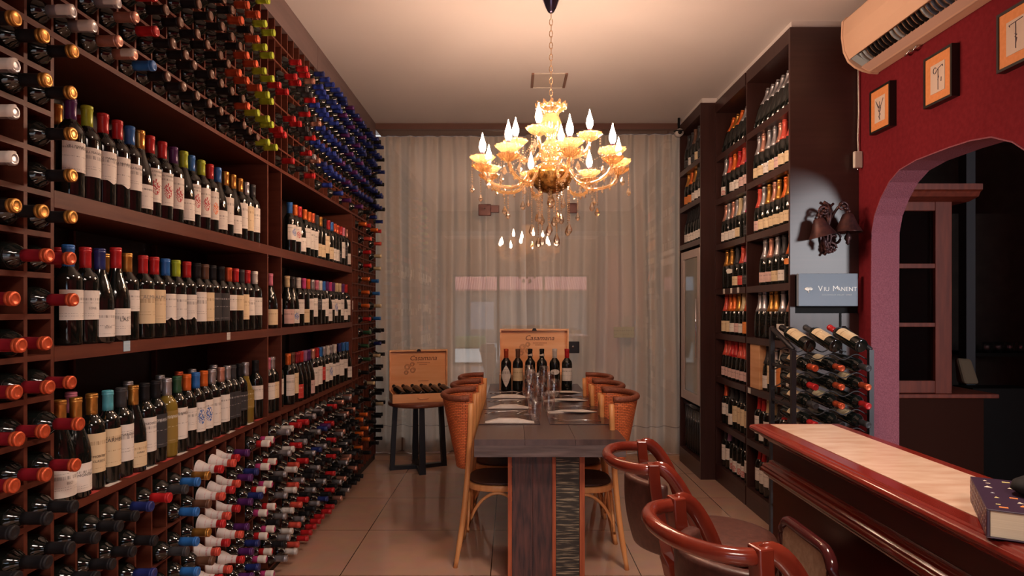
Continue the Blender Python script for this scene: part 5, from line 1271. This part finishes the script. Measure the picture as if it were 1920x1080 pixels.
# ------------------------------------------------------------------ bar stools
M_stool = varied('stool_mahogany', (.10, .012, .007), (.19, .026, .012), .16, (14, 14, 5), lo=.3, hi=.75)
M_leath = varied('brown_leather', (.058, .020, .015), (.095, .034, .025), .40, (60, 60, 60), bump=.12)
def build_stool(loc, rz, label):
    t = thing('bar_stool', label, 'bar stool', loc, rz, 'leather bar stools at the counter')
    MB().lathe([(.165, .640), (.183, .648), (.188, .668), (.180, .686), (.150, .697), (.09, .703), (0, .705)], 40).build('seat', M_leath, t)
    MB().lathe([(.150, .585), (.180, .587), (.184, .600), (.184, .632), (.176, .639), (.150, .640)], 40).build('seat_ring', M_stool, t)
    bk_ = MB()
    def bp(u, v, off):
        a = (-1 + 2 * u) * .95; z = .655 + .225 * v; rad = .205 + .03 * v + off + .012 * math.sin(PI * v)
        ed = 1 - .5 * max(0, abs(-1 + 2 * u) - .85) / .15
        return (-.045 - rad * math.cos(a), rad * .80 * math.sin(a), z)
    bk_.grid(lambda u, v: bp(u, v, 0), 20, 10); me = bk_.mesh('back_cushion', M_leath); o = obj('back_cushion', me, t, solid=.036)
    q = o.modifiers.new('b', 'BEVEL'); q.width = .012; q.segments = 3
    nh = MB()
    for s in (-.985, .985):
        for i in range(12):
            p = Vector(bp((s + 1) / 2, .04 + .92 * i / 11, .0)); nh.lathe([(0, -.004), (.005, -.002), (.005, .002), (0, .004)], 6, p + Vector((-.022, 0, 0)))
    nh.build('nail_heads', mat('nail_brass', (.35, .2, .1), .3, .8), o)
    for s in (-1, 1):
        po = MB(); po.tube(bez((-.225, s * .172, .950), (-.225, s * .172, .87), (-.200, s * .168, .75), (-.165, s * .150, .60), 10), .030, 4, sy=.8, smooth=False); po.build('back_post', M_stool, t, bevel=.004)
        ar = MB(); pts = bez((-.224, s * .174, .935), (-.180, s * .184, .965), (-.085, s * .190, .81), (-.070, s * .176, .625), 16)
        ar.tube(pts, [.018, .021, .023] + [.024] * 10 + [.024, .023, .021, .018], 6, sy=.42, up=(0, 1, 0)); ar.build('curved_arm', M_stool, t)
    MB().tube([(-.220 - .135 * math.cos(a) ** .8 if math.cos(a) > 0 else -.220, .172 * math.sin(a), .928 + .006 * math.cos(a)) for a in [-PI / 2 + PI * i / 22 for i in range(23)]], .018, 10).build('back_rail', M_stool, t)
    for sx in (-1, 1):
        for sy in (-1, 1):
            lg = MB(); lg.tube([(sx * .165, sy * .165, 0), (sx * .135, sy * .135, .3), (sx * .118, sy * .118, .586)], [.018, .022, .026], 4, smooth=False); lg.build('leg', M_stool, t, bevel=.003)
    MB().tube([(.160 * math.cos(2 * PI * i / 32), .160 * math.sin(2 * PI * i / 32), .22) for i in range(32)], .010, 8, closed=True).build('foot_ring', M_stool, t)
    return t
build_stool((.669, 2.106, 0), math.radians(-5.6), 'mahogany bar stool with round brown leather seat, farther of the pair at the bar')
build_stool((.670, 1.50, 0), math.radians(13.8), 'mahogany bar stool with curved back rail cut by the bottom edge, nearer of the pair')
# beige upholstered chair back between stools and counter
t = thing('upholstered_chair', 'small chair with beige woven back panel in a glossy dark frame against the bar', 'chair', (.82, 1.80, 0))
fw, ft, zt_ = .150, .0, .79
pa = [(-fw, .40), (-fw, .70)] + [(-fw + .05 - .05 * math.cos(a), .74 + .05 * math.sin(a)) for a in [PI / 2 * i / 6 for i in range(7)]] + [(fw - .05 + .05 * math.sin(a), .74 + .05 * math.cos(a)) for a in [PI / 2 * i / 6 for i in range(7)]] + [(fw, .70), (fw, .40)]
MB().tube([(0, y, z) for y, z in pa], .016, 10, closed=True).build('back_frame', mat('dark_gloss_wood', (.045, .008, .008), .12), t)
MB().prism([(y * .93, z if z < .45 else z - .012) for y, z in pa], 'x', -.008, .008).build('back_panel', varied('beige_weave', (.36, .25, .17), (.46, .34, .24), .8, (300, 60, 60), bump=.2), t)
MB().box(-.02, -.14, .36, .09, .14, .41).build('seat', M_leath, t, bevel=.01)
for sx in (0, .07):
    for sy in (-1, 1): MB().box(sx - .014, sy * .13 - .014, 0, sx + .014, sy * .13 + .014, .365).build('leg', mat('dark_gloss_wood', (.045, .008, .008), .12), t)
